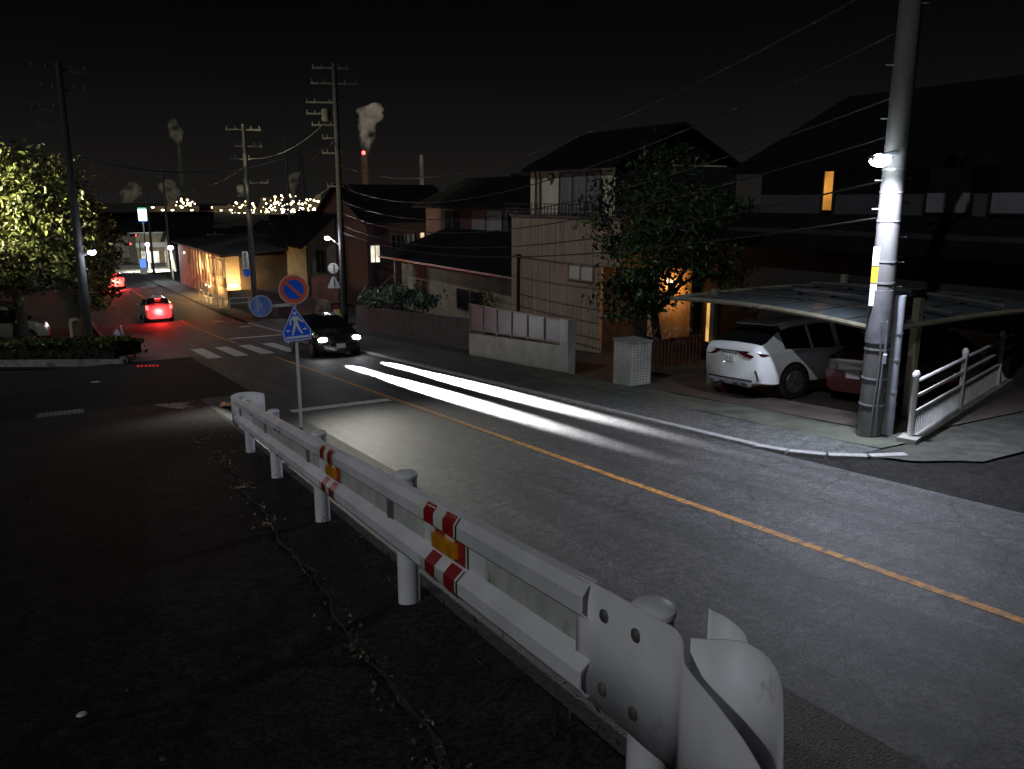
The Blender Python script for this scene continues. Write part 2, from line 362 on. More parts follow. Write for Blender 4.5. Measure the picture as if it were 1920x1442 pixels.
def leaves(pts, size, rnd, asp=.5, down=0.):
    vs = []; fs = []
    for p in pts:
        a = Vector((rnd.gauss(0, 1), rnd.gauss(0, 1), rnd.gauss(0, 1)-down)).normalized()
        b = a.orthogonal().normalized(); b = Matrix.Rotation(rnd.random()*6.28, 3, a) @ b
        L = size*rnd.uniform(.45, 1.5); W = L*asp; p = Vector(p); c = a.cross(b)*W*.18; k = len(vs)
        vs += [p-a*L*.5, p+b*W*.5+c, p+a*L*.5, p-b*W*.5+c]; fs += [(k, k+1, k+2, k+3)]
    return vs, fs
def crown_pts(lobes, n, rnd, shell=.55):
    pts = []; tot = sum(l[3]**2 for l in lobes)
    for x, y, z, r, sq in lobes:
        # leaf clusters in each lobe
        kk = max(3, int(n*r*r/tot/26))
        for _ in range(kk):
            while True:
                d = Vector((rnd.uniform(-1, 1), rnd.uniform(-1, 1), rnd.uniform(-1, 1)))
                if .05 < d.length < 1: break
            d = d.normalized()*(shell+(1-shell)*rnd.random())
            c = Vector((x+d.x*r, y+d.y*r, z+d.z*r*sq)); cr = r*rnd.uniform(.12, .26)
            for _ in range(26): pts.append((c.x+rnd.gauss(0, cr), c.y+rnd.gauss(0, cr), c.z+rnd.gauss(0, cr*.7)))
    return pts
def limbs(m, base, lobes, r0, rnd, h0):
    b = Vector(base); t = b+Vector((rnd.uniform(-.2, .2), rnd.uniform(-.2, .2), h0))
    m.tube([b-Vector((0, 0, .1)), b+Vector((0, 0, .15)), (b+t)/2+Vector((.08, .05, 0)), t], [r0*1.35, r0*1.05, r0*.85, r0*.7], 9)
    for x, y, z, r, sq in lobes:
        e = Vector((x, y, z)); md = (t+e)/2+Vector((rnd.uniform(-.3, .3), rnd.uniform(-.3, .3), rnd.uniform(-.1, .3)))
        m.tube([t-Vector((0, 0, .15)), md, e], [r0*.55, r0*.36, r0*.12], 6)
        for _ in range(3):
            q = e+Vector((rnd.uniform(-1, 1)*r, rnd.uniform(-1, 1)*r, rnd.uniform(-.4, .9)*r*sq))
            m.tube([md.lerp(e, rnd.uniform(.2, .8)), q], [r0*.2, r0*.05], 5)
def tree(label, base, lobes, n, lsz, lm, r0, h0, seed, asp=.5, down=0., cat='tree', name='tree'):
    rnd = random.Random(seed); t = thing(name, label, cat, base)
    m = MB(); limbs(m, base, lobes, r0, rnd, h0); m.build('trunk', 'bark', t, True)
    c = MB(); c.add(*leaves(crown_pts(lobes, n, rnd), lsz, rnd, asp, down)); c.build('crown', lm, t); return t
def cable(a, b, sag, r, label, n=22):
    a = Vector(a); b = Vector(b)
    pts = [a.lerp(b, i/n)-Vector((0, 0, sag*4*(i/n)*(1-i/n))) for i in range(n+1)]
    o = MB().tube(pts, r, 5).build('power_cable', 'cable', smooth=True); return sett(o, label, 'cable', 'overhead cables')
def light(name, kind, loc, energy, col, **kw):
    l = bpy.data.lights.new(name, kind); l.energy = energy; l.color = col
    for k, v in kw.items(): setattr(l, k, v)
    o = bpy.data.objects.new(name, l); COL.objects.link(o); o.location = loc; return o
def aim(o, d):
    o.rotation_euler = Vector(d).to_track_quat('-Z', 'Y').to_euler()

# ------------------------------------------------------------------ camera
cd = bpy.data.cameras.new('camera'); cam = bpy.data.objects.new('camera', cd); COL.objects.link(cam)
cam.location = (0, 0, 3.31); cam.rotation_euler = (radians(90)-math.atan(346/1560), 0, radians(-29.3))
cd.lens = 36*1560/1920; cd.sensor_width = 36; cd.clip_end = 8000; cd.clip_start = .05; S.camera = cam

# ------------------------------------------------------------------ world: night sky, faint glow over the plain
W = bpy.data.worlds.new('World'); S.world = W; W.use_nodes = True; nt = W.node_tree; nt.nodes.clear(); L = nt.links.new
wo = nt.nodes.new('ShaderNodeOutputWorld')
sky = nt.nodes.new('ShaderNodeTexSky'); sky.sky_type = 'NISHITA'; sky.sun_disc = False
SUN_EL, SUN_DIR = radians(38), Vector((-.88, -.47, 0))
sky.sun_elevation = SUN_EL; sky.sun_rotation = atan2(SUN_DIR.x, SUN_DIR.y)
b1 = nt.nodes.new('ShaderNodeBackground'); b1.inputs[1].default_value = .00012; L(sky.outputs[0], b1.inputs[0])
tc = nt.nodes.new('ShaderNodeTexCoord'); sx = nt.nodes.new('ShaderNodeSeparateXYZ'); L(tc.outputs['Generated'], sx.inputs[0])
cr = nt.nodes.new('ShaderNodeValToRGB'); L(sx.outputs[2], cr.inputs[0]); e = cr.color_ramp.elements
e[0].position = 0.; e[0].color = (.0105, .0092, .0085, 1); e[1].position = .4; e[1].color = (.0005, .0005, .0005, 1)
q = e.new(.07); q.color = (.006, .0054, .0052, 1)
q = e.new(.13); q.color = (.0028, .0027, .0027, 1)
q = e.new(.2); q.color = (.0011, .0011, .0011, 1)
nz = nt.nodes.new('ShaderNodeTexNoise'); nz.inputs['Scale'].default_value = 2.4; L(tc.outputs['Generated'], nz.inputs['Vector'])
mz = nt.nodes.new('ShaderNodeMapRange'); mz.inputs['To Min'].default_value = .75; mz.inputs['To Max'].default_value = 1.25; L(nz.outputs['Fac'], mz.inputs[0])
b2 = nt.nodes.new('ShaderNodeBackground'); L(cr.outputs[0], b2.inputs[0]); L(mz.outputs[0], b2.inputs[1])
ad = nt.nodes.new('ShaderNodeAddShader'); L(b1.outputs[0], ad.inputs[0]); L(b2.outputs[0], ad.inputs[1]); L(ad.outputs[0], wo.inputs[0])
sun = light('fill_sun', 'SUN', (-40, -22, 40), .52, (.9, .94, 1.), angle=radians(.5))  # made-up sun lamp, fills rail and house fronts from behind left
aim(sun, -Vector((SUN_DIR.x*cos(SUN_EL), SUN_DIR.y*cos(SUN_EL), sin(SUN_EL))))

# ------------------------------------------------------------------ ground sheets
YS = [-40, -20, -8]+fr(-4, 62, 66)+fr(65, 220, 31)+[260, 320, 400, 600, 1000, 1800, 4500]
def terr(x, y):
    z = zr(y)-.25
    return z
sheet('ground', 'earth', [-2500, -600, -150, -60, -30, -12, 0, 5, 10, 14, 20, 30, 60, 150, 600, 2500], YS, terr)
YR = fr(-30, 135, 165)
sheet('main_road', 'asphalt_main', [4.55, 5.6, 6.6, 7.6, 8.6, 9.4, 10.06], YR, lambda x, y: zr(y))
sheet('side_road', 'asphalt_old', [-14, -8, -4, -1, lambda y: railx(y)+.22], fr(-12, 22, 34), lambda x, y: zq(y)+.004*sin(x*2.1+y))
sheet('verge', 'gravel', [lambda y: railx(y)+.22, lambda y: railx(y)+.30, lambda y: railx(y)+.62, lambda y: railx(y)+.95, 4.1, 4.56], fr(-12, 22, 34),
      lambda x, y: (lambda s: zq(y)+(zr(y)+.006-zq(y))*s*s*(3-2*s))(min(1, max(0, (x-railx(y)-.26)/.75))))
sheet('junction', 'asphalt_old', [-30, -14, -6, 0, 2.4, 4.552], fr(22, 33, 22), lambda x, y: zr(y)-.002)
sheet('left_pavement', 'asphalt_walk', [2.35, 3.4, 4.551], fr(32.8, 135, 102), lambda x, y: zr(y)+.02)
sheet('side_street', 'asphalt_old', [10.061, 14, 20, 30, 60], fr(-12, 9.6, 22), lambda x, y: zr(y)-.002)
def walk_x0(y): return 10.2 if y > 9 else 10.2+(9-y)**2*1.1
sheet('pavement', 'asphalt_walk', [walk_x0, 10.8, 11.4], fr(8.25, 135, 127), lambda x, y: zr(y)+.045)
sheet('gutter_strip', 'concrete_green', [11.401, 11.8, 12.45], fr(8.25, 135, 127), lambda x, y: zr(y)+.05+.01*sin(y*1.7))
sheet('corner_apron', 'apron', [lambda y: 10.75+(8.6-y)**2*.42+.06*sin(y*9), 12.4, 14, 17, 22], fr(6.9, 8.61, 14), lambda x, y: zr(y)+.034+.004*sin(x*2))
sheet('driveway', 'drive', [12.451, 14, 16, 20], fr(8.6, 18.2, 10), lambda x, y: zr(y)+.06)
sheet('street_crossing', 'concrete', [10.06, 16, 30, 70], fr(118, 146, 8), lambda x, y: zr(y)+.02)
sheet('crossing_road', 'asphalt_main', [-60, -10, 10.06, 30], fr(135.01, 150, 6), lambda x, y: zr(y)+.01)
asphalt('asphalt_patch', (.03, .03, .03), (.055, .054, .053), crack=1., streak=False, rough=.85)
# kerb stones along the right pavement
def kerbpath(s):             # arc length -> x,y, from the corner round to straight
    R = 2.0; arc = R*radians(70)
    if s < arc:
        a = radians(70)-s/R; return (10.125+R-R*cos(a), 9.7-R*sin(a), a)
    return (10.125, 9.7+s-arc, 0.)
k = 0; s_ = 0.
for i in range(70):
    x, y, a = kerbpath(s_+.3); m = MB()
    m.box((0, 0, 0), (.16, .575, .2), 0); 
    o = m.build('kerb_stone', 'kerb_paint', origin=(0, 0, 0), bevel=.012)
    o.location = (x, y, zr(y)-.045); o.rotation_euler = (atan2(-.076*cos(a), 1), 0, a)
    sett(o, 'whitish concrete kerb stone in the row along the right pavement', 'kerb stone', 'kerb stones along the right pavement')
    s_ += .6
# road markings (4 mm sheets)
def strip(name, mt, x0, x1, ys, dz=.004, slant=0):
    return sheet(name, mt, [x0, x1], ys, lambda x, y: zr(y)+dz)
strip('centre_line', 'line_orange', 7.07, 7.19, fr(-12, 30.5, 43))
strip('centre_line', 'line_orange', 7.07, 7.19, fr(37.6, 118, 80))
strip('stop_line', 'line_white', 4.62, 7.0, fr(18.35, 18.75, 1))
strip('stop_line', 'line_white', 7.3, 9.9, fr(39.9, 40.35, 1))
for kx in (5.0, 5.97, 6.94, 7.91, 8.88): strip('crosswalk_bar', 'line_white', kx, kx+.5, fr(31.8, 36.2, 5), .008)
# oval manhole rims on the far lane
for x, y in ((8.9, 52), (9.5, 47)):
    m = MB(); m.lathe((x, y, zr(y)+.002), [(.32, 0), (.32, .006), (.27, .006)], 20)
    sett(m.build('manhole_cover', 'steel_grey', smooth=True), 'round iron manhole cover in the far lane, '+('the one farther down the road' if y > 50 else 'the one nearer the crossing'), 'manhole cover')

# ------------------------------------------------------------------ guard rail
gr = thing('guard_rail', 'white steel guard rail with red and white reflective bands beside the dark side road', 'guard rail', (railx(5), 5, zq(5)))
PROF = [(.0, .0), (-.03, .004), (-.052, .035), (-.052, .085), (-.014, .12), (.0, .126), (.0, .224), (-.014, .23), (-.052, .265), (-.052, .315), (-.03, .346), (.0, .35)]   # (offset to the side-road side, height)
def railz(Y): return zq(Y)+.36
def beam(m, y0, y1, n, prof=PROF, off=0., th=.006, mi=0):
    vs = []
    k = len(prof)
    for i in range(n+1):
        Y = y0+(y1-y0)*i/n; X = railx(Y)+off
        vs += [(X+a, Y, railz(Y)+b) for a, b in prof]
    fs = [(i*k+j, i*k+j+1, (i+1)*k+j+1, (i+1)*k+j) for i in range(n) for j in range(k-1)]
    m.add(vs, fs, mi)
m = MB(); beam(m, 1.74, 10.9, 60)
bo = m.build('beam', 'rail_paint', gr); so = bo.modifiers.new('s', 'SOLIDIFY'); so.thickness = .006; so.offset = 0
# mossy recessed web between the two ribs
for y0, y1 in ((1.72, 2.55), (3.25, 4.9), (5.6, 9.4)):
    m = MB(); beam(m, y0, y1, 12, [(-.003, .13), (-.003, .22)]); m.build('mossy_web', 'rail_moss', gr)
# splice joint shadow seam
for Y in (7.1,):
    m = MB(); beam(m, Y, Y+.012, 1, [(a-.004, b) for a, b in PROF]); m.build('splice_seam', 'black', gr)
# reflective bands: red / white stripes wrapped over the ribs, amber reflector in the web
for Y0, wd in ((2.72, .118), (4.92, .118)):
    band = MB(); beam(band, Y0, Y0+wd*3+.1, 6, [(a-.004, b) for a, b in PROF])
    bd = band.build('reflective_band', 'tape_white', gr, True); WL[bd.name] = WL[gr.name].copy()
    up = PROF[5:]; lo = PROF[:7]
    for j in (0, 2):
        sl = .04
        for prof, sh in ((PROF, 0),):
            m = MB(); k2 = len(prof); vs = []
            for e_ in (0, 1):
                for q_, (a, b) in enumerate(prof):
                    Y = Y0+.02+wd*(j+e_)+sh; vs.append((railx(Y)+a-.007, Y, railz(Y)+b))
            m.add(vs, [(q_, q_+1, k2+q_+1, k2+q_) for q_ in range(k2-1)]); m.build('red_stripe', 'tape_red', bd, True)
    m = MB(); Y = Y0+.2; m.bar((railx(Y0+.1)-.016, Y0+.1, railz(Y0+.1)+.175), (railx(Y0+.36)-.016, Y0+.36, railz(Y0+.36)+.175), .03, .062)
    m.build('amber_reflector', 'amber', bd, bevel=.004)
    m = MB(); beam(m, Y0-.013, Y0-.001, 1, [(a-.006, b) for a, b in PROF]); m.build('band_edge', 'black', bd)
# flat end plate and rolled end (near), rounded end (far)
def plan_wall(m, plan, zt, zb, mi=0):
    vs = []
    for i, (x, y) in enumerate(plan):
        vs += [(x, y, zb(i)), (x, y, zt(i))]
    m.add(vs, [(2*i, 2*i+1, 2*i+3, 2*i+2) for i in range(len(plan)-1)], mi)
def crsp(P, n=6):
    out = []
    for i in range(len(P)-1):
        p0, p1, p2, p3 = P[max(i-1, 0)], P[i], P[i+1], P[min(i+2, len(P)-1)]
        for j in range(n):
            t = j/n; out.append(tuple(.5*((2*b)+(c-a)*t+(2*a-5*b+4*c-d)*t*t+(3*b-a-3*c+d)*t**3) for a, b, c, d in zip(p0, p1, p2, p3)))
    return out+[tuple(P[-1])]
near = crsp([(1.236, 1.82), (1.215, 1.6), (1.195, 1.45), (1.183, 1.345), (1.165, 1.295), (1.125, 1.245), (1.097, 1.2), (1.064, 1.081), (1.03, .973), (.997, .895), (.974, .845), (.976, .815), (1.0, .832), (1.031, .876), (1.078, .92), (1.152, .989), (1.238, 1.076), (1.278, 1.147), (1.284, 1.212), (1.259, 1.247), (1.222, 1.27), (1.19, 1.295)], 5)
m = MB(); nl = len(near)
def ZE(Y): return railz(max(Y, 1.36))
plan_wall(m, near, lambda i: railz(near[i][1])*0+ZE(near[i][1])+.353, lambda i: ZE(near[i][1])-.01)
eo = m.build('rolled_end', 'rail_paint', gr, True); so = eo.modifiers.new('s', 'SOLIDIFY'); so.thickness = .005; so.offset = 0
for Y, h in ((1.66, .28), (1.50, .28), (1.66, .06), (1.50, .06), (1.0, .05)):
    x = railx(Y)-.1 if Y > 1.2 else 1.045
    xx = min(near, key=lambda p: abs(p[1]-Y)+(9 if p[0] > 1.18 and Y < 1.2 else 0))[0]
    m = MB(); m.ball((xx-.006, Y, railz(Y)+h), (.009, .019, .019), 10); m.build('bolt', 'bolt', gr, True)
for Y in (3.75, 3.95, 7.0, 7.25, 8.9, 9.1):
    for h in (.13, .165) if Y < 4 else (.03, .13, .27):
        m = MB(); m.ball((railx(Y)+(.004 if h in (.13, .165) else -.06), Y, railz(Y)+h), (.008, .012, .014), 8); m.build('bolt', 'bolt', gr, True)
fx, fy = railx(10.9), 10.9
far = crsp([(fx-.02, 10.8), (fx-.03, 11.0), (fx-.01, 11.25), (fx+.12, 11.4), (fx+.3, 11.36), (fx+.4, 11.2), (fx+.38, 11.05)], 5)
m = MB(); plan_wall(m, far, lambda i: railz(11)+.31, lambda i: railz(11)-.03)
eo = m.build('rolled_end', 'rail_paint', gr, True); so = eo.modifiers.new('s', 'SOLIDIFY'); so.thickness = .005; so.offset = 0
for Y in (1.58, 3.78, 6.0, 8.3, 10.5):
    X = railx(Y)+.08; z0 = zq(Y)-.3; zt = railz(Y)+(.285 if Y < 2 else .33)
    m = MB(); m.lathe((X, Y, 0), [(.057, z0), (.057, zt), (.062, zt+.002), (.062, zt+.016), (.05, zt+.028), (.02, zt+.034)], 18)
    po = m.build('post', 'rail_paint', gr, True)
    m = MB(); m.box((X-.06, Y, railz(Y)+.15), (.06, .09, .2)); m.build('bracket', 'steel', po)
# loose curved strap behind the rolled end
m = MB(); cp = crsp([(1.34, 1.40), (1.37, 1.36), (1.37, 1.30), (1.33, 1.25)], 4); plan_wall(m, cp, lambda i: railz(1.3)+.33-.004*i, lambda i: railz(1.3)+.05)
o = m.build('end_strap', 'rail_paint', gr, True); so = o.modifiers.new('s', 'SOLIDIFY'); so.thickness = .005

# ------------------------------------------------------------------ foreground sign post
SX, SY = 4.3, 16.5
sp = thing('sign_post', 'grey sign post with no parking, faded blue and pedestrian crossing signs by the guard rail', 'road sign', (SX, SY, zr(SY)))
m = MB(); m.lathe((SX, SY, 0), [(.034, zr(SY)-.1), (.034, 1.75), (.03, 1.77)], 12); m.build('post', 'pole_white', sp, True)
RT = Vector((cos(radians(-12)), sin(radians(-12)), 0)); NF = Vector((sin(radians(-12)), -cos(radians(-12)), 0))
def circ(r, n=40, a0=0, cx=0, cz=0): return [(cx+r*cos(2*pi*i/n+a0), cz+r*sin(2*pi*i/n+a0)) for i in range(n)]
def face(c, off): return Vector(c)+NF*off
c0 = (SX, SY, 1.585)
d0 = MB().plate(face(c0, .052), RT, circ(.295), .006).build('no_parking_disc', 'sign_rim', sp)
MB().plate(face(c0, .0565), RT, circ(.272), .004).build('red_ring', 'sign_red', d0)
MB().plate(face(c0, .060), RT, circ(.192), .004).build('blue_field', 'sign_blue', d0)
bw = .026; aa = radians(-45)
MB().plate(face(c0, .0635), RT, [(cos(aa)*u-sin(aa)*v, sin(aa)*u+cos(aa)*v) for u, v in ((-.195, -bw), (.195, -bw), (.195, bw), (-.195, bw))], .004).build('red_slash', 'sign_red', d0)
tp = [(-.045, .335), (.045, .335), (.275, -.17), (.265, -.345), (-.265, -.345), (-.275, -.17)]
tp = [(0, .36), (.285, -.155), (.262, -.35), (-.262, -.35), (-.285, -.155)]
def sc(ps, f, cz=-.06): return [(a*f, (b-cz)*f+cz) for a, b in ps]
ct = (SX+.005, SY, .905); tl = radians(4)
def rot(ps): return [(a*cos(tl)-b*sin(tl), a*sin(tl)+b*cos(tl)) for a, b in ps]
d1 = MB().plate(face(ct, .052), RT, rot(tp), .006).build('crossing_board', 'sign_blue', sp)
MB().plate(face(ct, .0565), RT, rot(sc(tp, .97)), .004).build('white_border', 'sign_white', d1)
MB().plate(face(ct, .060), RT, rot(sc(tp, .89)), .004).build('blue_field', 'sign_blue', d1)
m = MB()
def seg2(m, P, w, z=.0635):
    for (a, b), (c, d) in zip(P[:-1], P[1:]):
        L_ = hypot(c-a, d-b); nx, nz_ = -(d-b)/L_, (c-a)/L_
        m.plate(face(ct, z), RT, rot([(a+nx*w[0]/2, b+nz_*w[0]/2), (a-nx*w[0]/2, b-nz_*w[0]/2), (c-nx*w[1]/2, d-nz_*w[1]/2), (c+nx*w[1]/2, d+nz_*w[1]/2)]), .004)
m.plate(face(ct, .0635), RT, rot(circ(.034, 16, 0, .0, .205)), .004)
seg2(m, [(0, .15), (.0, -.02)], (.095, .075), .0636); seg2(m, [(-.03, .145), (-.105, .06)], (.04, .035), .0638); seg2(m, [(-.1, .07), (-.115, -.02)], (.035, .03), .064)
seg2(m, [(.035, .14), (.085, .06)], (.04, .035), .0642); seg2(m, [(.08, .065), (.15, .02)], (.035, .03), .0644)
seg2(m, [(-.015, .0), (-.06, -.13)], (.055, .045), .0646); seg2(m, [(-.055, -.12), (-.095, -.225)], (.045, .035), .0648)
seg2(m, [(.015, .0), (.055, -.12)], (.055, .045), .065); seg2(m, [(.05, -.11), (.105, -.215)], (.045, .035), .0652)
m.build('walking_figure', 'sign_white', d1)
m = MB(); seg2(m, [(-.2, -.13), (-.135, -.13)], (.035, .035)); seg2(m, [(.125, -.12), (.195, -.12)], (.035, .035)); seg2(m, [(-.225, -.27), (.225, -.27)], (.045, .045)); m.build('crossing_bars', 'sign_white', d1)
c2 = (3.655, SY+.05, 1.285)
d2 = MB().plate(face(c2, .02), RT, circ(.212), .006).build('round_blue_disc', 'sign_white', sp)
MB().plate(face(c2, .0245), RT, circ(.198), .004).build('faded_field', 'sign_faded', d2)
m = MB(); m.plate(face(c2, .028), RT, circ(.026, 12, 0, -.055, .125), .003)
m.plate(face(c2, .028), RT, [(-.095, .09), (-.03, .09), (-.015, -.01), (-.035, -.02), (-.045, -.09), (-.07, -.09), (-.075, -.01), (-.09, .0)], .0034)
m.plate(face(c2, .028), RT, circ(.016, 10, 0, .005, .055), .003); m.plate(face(c2, .028), RT, [(-.012, .035), (.024, .035), (.018, -.05), (-.008, -.05)], .0034)
m.build('faded_figures', 'faded_white', d2)
m = MB(); m.bar((SX, SY, 1.285), (c2[0]+.19, c2[1], 1.275), .04, .055); m.build('arm', 'pole_white', sp)

# ------------------------------------------------------------------ utility poles
def lamp_head(parent, c, d, bright, arm_from, mt='lamp_white'):
    d = Vector(d).normalized(); c = Vector(c)
    h = MB(); h.bar(c-d*.2, c+d*.22, .17, .075); ho = h.build('lamp_head', 'steel_grey', parent, bevel=.02)
    l = MB(); l.ball(c+d*.06+Vector((0, 0, -.06)), (.16, .16, .1), 14); l.build('lamp_lens', mt, ho, True)  # ball larger than a real lens, taking in the lamp's glare
    a = MB(); a.tube([arm_from, (Vector(arm_from)+c)/2+Vector((0, 0, .04)), c-d*.18], .025, 8); a.build('lamp_arm', 'steel_grey', ho, True)
    return ho
def utility_pole(label, X, Y, z0, h, r0, r1, mt, arms=(), ang=0., steps=(), group=None, name='utility_pole', tr=None):
    t = thing(name, label, 'utility pole', (X, Y, z0), group)
    m = MB(); m.lathe((X, Y, 0), [(r0, z0-.3), (r0, z0), (r0*.72+r1*.28, z0+h*.33), ((r0+r1)/2*.95, z0+h*.55), (r1, z0+h)], 18); m.build('shaft', mt, t, True)
    for (z, ln, offs) in arms:
        a = Vector((cos(ang), sin(ang), 0)); c = Vector((X, Y, z0+z))+a*offs; m = MB()
        m.bar(c-a*ln/2+Vector((0, -.0, 0)), c+a*ln/2, .08, .09)
        ar = m.build('crossarm', 'pole_dark', t)
        for s in (-.46, -.22, .22, .46):
            p = c+a*ln*s; MB().lathe((p.x, p.y, p.z+.045), [(.035, 0), (.05, .05), (.03, .08), (.05, .12), (.03, .16)], 8).build('insulator', 'insulator', ar, True)
    for z in steps:
        sd = 1 if int(z*10) % 2 else -1; a = Vector((cos(radians(-29)), sin(radians(-29)), 0))
        rr = r0+(r1-r0)*z/h; p = Vector((X, Y, z0+z)); m = MB(); m.tube([p+a*sd*rr*.9, p+a*sd*(rr+.12)], .011, 6); m.build('step_bolt', 'steel', t)
    if tr:
        for z, dx in tr:
            p = Vector((X, Y, z0+z))+Vector((cos(ang), sin(ang), 0))*dx; m = MB(); m.lathe(p, [(.2, 0), (.24, .05), (.24, .6), (.2, .66), (.06, .7)], 14); m.build('transformer', 'pole_dark', t, True)
    return t
IMG_L = Vector((-cos(radians(29.3)), sin(radians(29.3)), 0))     # toward the left of the lane, seen up the hill
# right pole with the bright lamp
RX, RY = 12.07, 9.0; rz0 = zr(RY)+.05
rp = utility_pole('tall concrete utility pole with a bright white lamp at the right pavement', RX, RY, rz0, 11.6, .2, .14, 'pole_conc', arms=[(10.6, 1.8, 0), (9.7, 1.8, .3)], ang=.1,
                  steps=(2.15, 2.55, 2.95, 3.35, 3.8, 4.25, 5.2, 6, 6.9))
LP = Vector((RX, RY, rz0+4.62))+IMG_L*.24+Vector((-.26, -.27, 0))
lamp_head(rp, LP, IMG_L+Vector((0, 0, -.25)), True, (RX, RY, rz0+4.55))
for z in (.55, 1.0, 1.5, 1.95, 2.6, 2.95, 3.6, 4.05, 4.4):
    rr = .203-.0055*z; m = MB(); m.lathe((RX, RY, 0), [(rr, rz0+z), (rr+.008, rz0+z), (rr+.008, rz0+z+.03), (rr, rz0+z+.03)], 18); m.build('steel_band', 'steel', rp, True)
m = MB(); m.lathe((RX, RY, 0), [(.198, rz0+1.62), (.206, rz0+1.62), (.201, rz0+2.5), (.19, rz0+2.5)], 18); m.build('sheet_wrap', 'sheath', rp, True)
for z, h_, mt_ in ((2.62, .26, 'yellow'), (2.24, .36, 'sign_white'), (2.9, .3, 'sign_back')):
    p = Vector((RX, RY, rz0+z+h_/2))+(IMG_L*.85+Vector((-.45, -.55, 0))*.55).normalized()*.208; m = MB(); m.box(p, (.1, .03, h_), radians(-50)); m.build('marker_plate', mt_, rp)
for j, off in enumerate((-.03, .045)):
    d = Vector((-sin(radians(30)), -cos(radians(30)), 0)); sd = Vector((d.y, -d.x, 0))
    pts = [Vector((RX, RY, rz0+z))+d*(.21)+sd*(off+.02*sin(z*3+j)) for z in fr(.05, 2.0, 12)]; m = MB(); m.tube(pts, .014 if j else .022, 6); m.build('cable_conduit', 'sheath', rp, True)
m = MB(); m.box((RX-.1, RY-.24, rz0+1.38), (.1, .06, .16), .5); m.build('junction_box', 'steel_grey', rp, bevel=.008)
stx, sty = RX+.30, RY-.14
st = thing('conduit_post', 'slim grey steel tube standing against the right concrete pole', 'post', (stx, sty, rz0))
m = MB(); m.lathe((stx, sty, 0), [(.09, rz0-.1), (.085, rz0+2.35), (.08, rz0+2.4)], 14); m.build('tube', 'steel_grey', st, True)
for z in (.75, 1.3, 1.75): MB().lathe((stx, sty, 0), [(.088, rz0+z), (.095, rz0+z), (.095, rz0+z+.03), (.088, rz0+z+.03)], 14).build('strap_band', 'steel', st, True)
# slim second mast that climbs beside the pole
gx, gy = RX+.62, RY+.3
gw = thing('guy_mast', 'thin dark mast with step pegs rising behind the right pole', 'post', (gx, gy, rz0))
MB().tube([(gx, gy, rz0), (gx+.02, gy, rz0+6), (gx+.1, gy, rz0+11)], [.05, .045, .035], 8).build('shaft', 'pole_dark', gw, True)
for z in (3.0, 3.45, 3.9, 4.3): MB().bar((gx-.1, gy-.03, rz0+z), (gx+.12, gy-.1, rz0+z), .02, .03).build('step_peg', 'steel', gw)
# middle pole with two signs
P2 = (15.12, 46.9); z2 = zr(46.9)
p2 = utility_pole('dark utility pole with many crossarms, a lamp and two white signs beyond the hedge', *P2, z2, 14.2, .19, .13, 'pole_mid',
                  arms=[(13.9, 2.0, -.2), (13.1, 2.6, 0), (12.1, 1.8, -.7), (11.5, 1.7, -.75), (10.9, 1.5, -.6), (10.2, 1.0, -.3), (9.4, 1.1, -.3), (7.6, .9, -.2)], ang=-.35, tr=[(11.1, -.55)])
lamp_head(p2, Vector((P2[0], P2[1], z2+4.75))+IMG_L*.75, IMG_L+Vector((0, 0, .35)), True, (P2[0], P2[1], z2+4.2))
for zc, poly in ((-.53, circ(.3, 28)), (-1.36, [(-.08, .33), (.08, .33), (.36, -.24), (.32, -.33), (-.32, -.33), (-.36, -.24)])):
    c = Vector((P2[0], P2[1], zc))+IMG_L*.55
    so_ = MB().plate(c, (-IMG_L.x, -IMG_L.y, 0), poly, .02).build('sign_plate', 'sign_back', p2)
    MB().bar(c-Vector((0, 0, .25))+Vector((.02, -.05, 0)), c+Vector((.02, -.05, .25)), .03, .04).build('sign_bracket', 'steel', so_)
    MB().bar(c, (P2[0], P2[1], zc), .035, .035).build('sign_arm', 'pole_white', so_)
# pole at the red wall
P3 = (10.72, 50.0); z3 = zr(50)
p3 = utility_pole('concrete pole with a tall white sign and small round blue sign by the red wall', *P3, z3, 11.2, .17, .12, 'pole_mid',
                  arms=[(10.9, 1.9, 0), (10.0, 1.5, .2), (9.3, 1.1, -.3), (8.0, 1.4, .5)], ang=-.3, tr=[(7.2, -.35)])
c = Vector((10.32, 49.95, -.1)); w1 = MB().plate(c, (-IMG_L.x, -IMG_L.y, 0), [(-.17, -.5), (.17, -.5), (.17, .5), (-.17, .5)], .03).build('tall_sign', 'sign_white', p3)
m = MB()
for j in range(8): m.plate(c+Vector((sin(radians(-29)), -cos(radians(29)), 0))*.02+Vector((0, 0, .38-.108*j)), (-IMG_L.x, -IMG_L.y, 0), [(-.07, -.03), (.06, -.04), (.07, .03), (-.05, .035)], .006)
m.build('dark_characters', 'black', w1)
MB().plate((10.36, 49.95, -.82), (-IMG_L.x, -IMG_L.y, 0), circ(.22, 24), .03).build('round_blue_sign', 'sign_blue', p3)
MB().bar((10.36, 49.97, -.82), (10.72, 50, -.82), .04, .04).build('sign_arm', 'pole_white', p3)
MB().bar((10.32, 49.97, .2), (10.72, 50, .2), .04, .04).build('sign_arm', 'pole_white', p3)
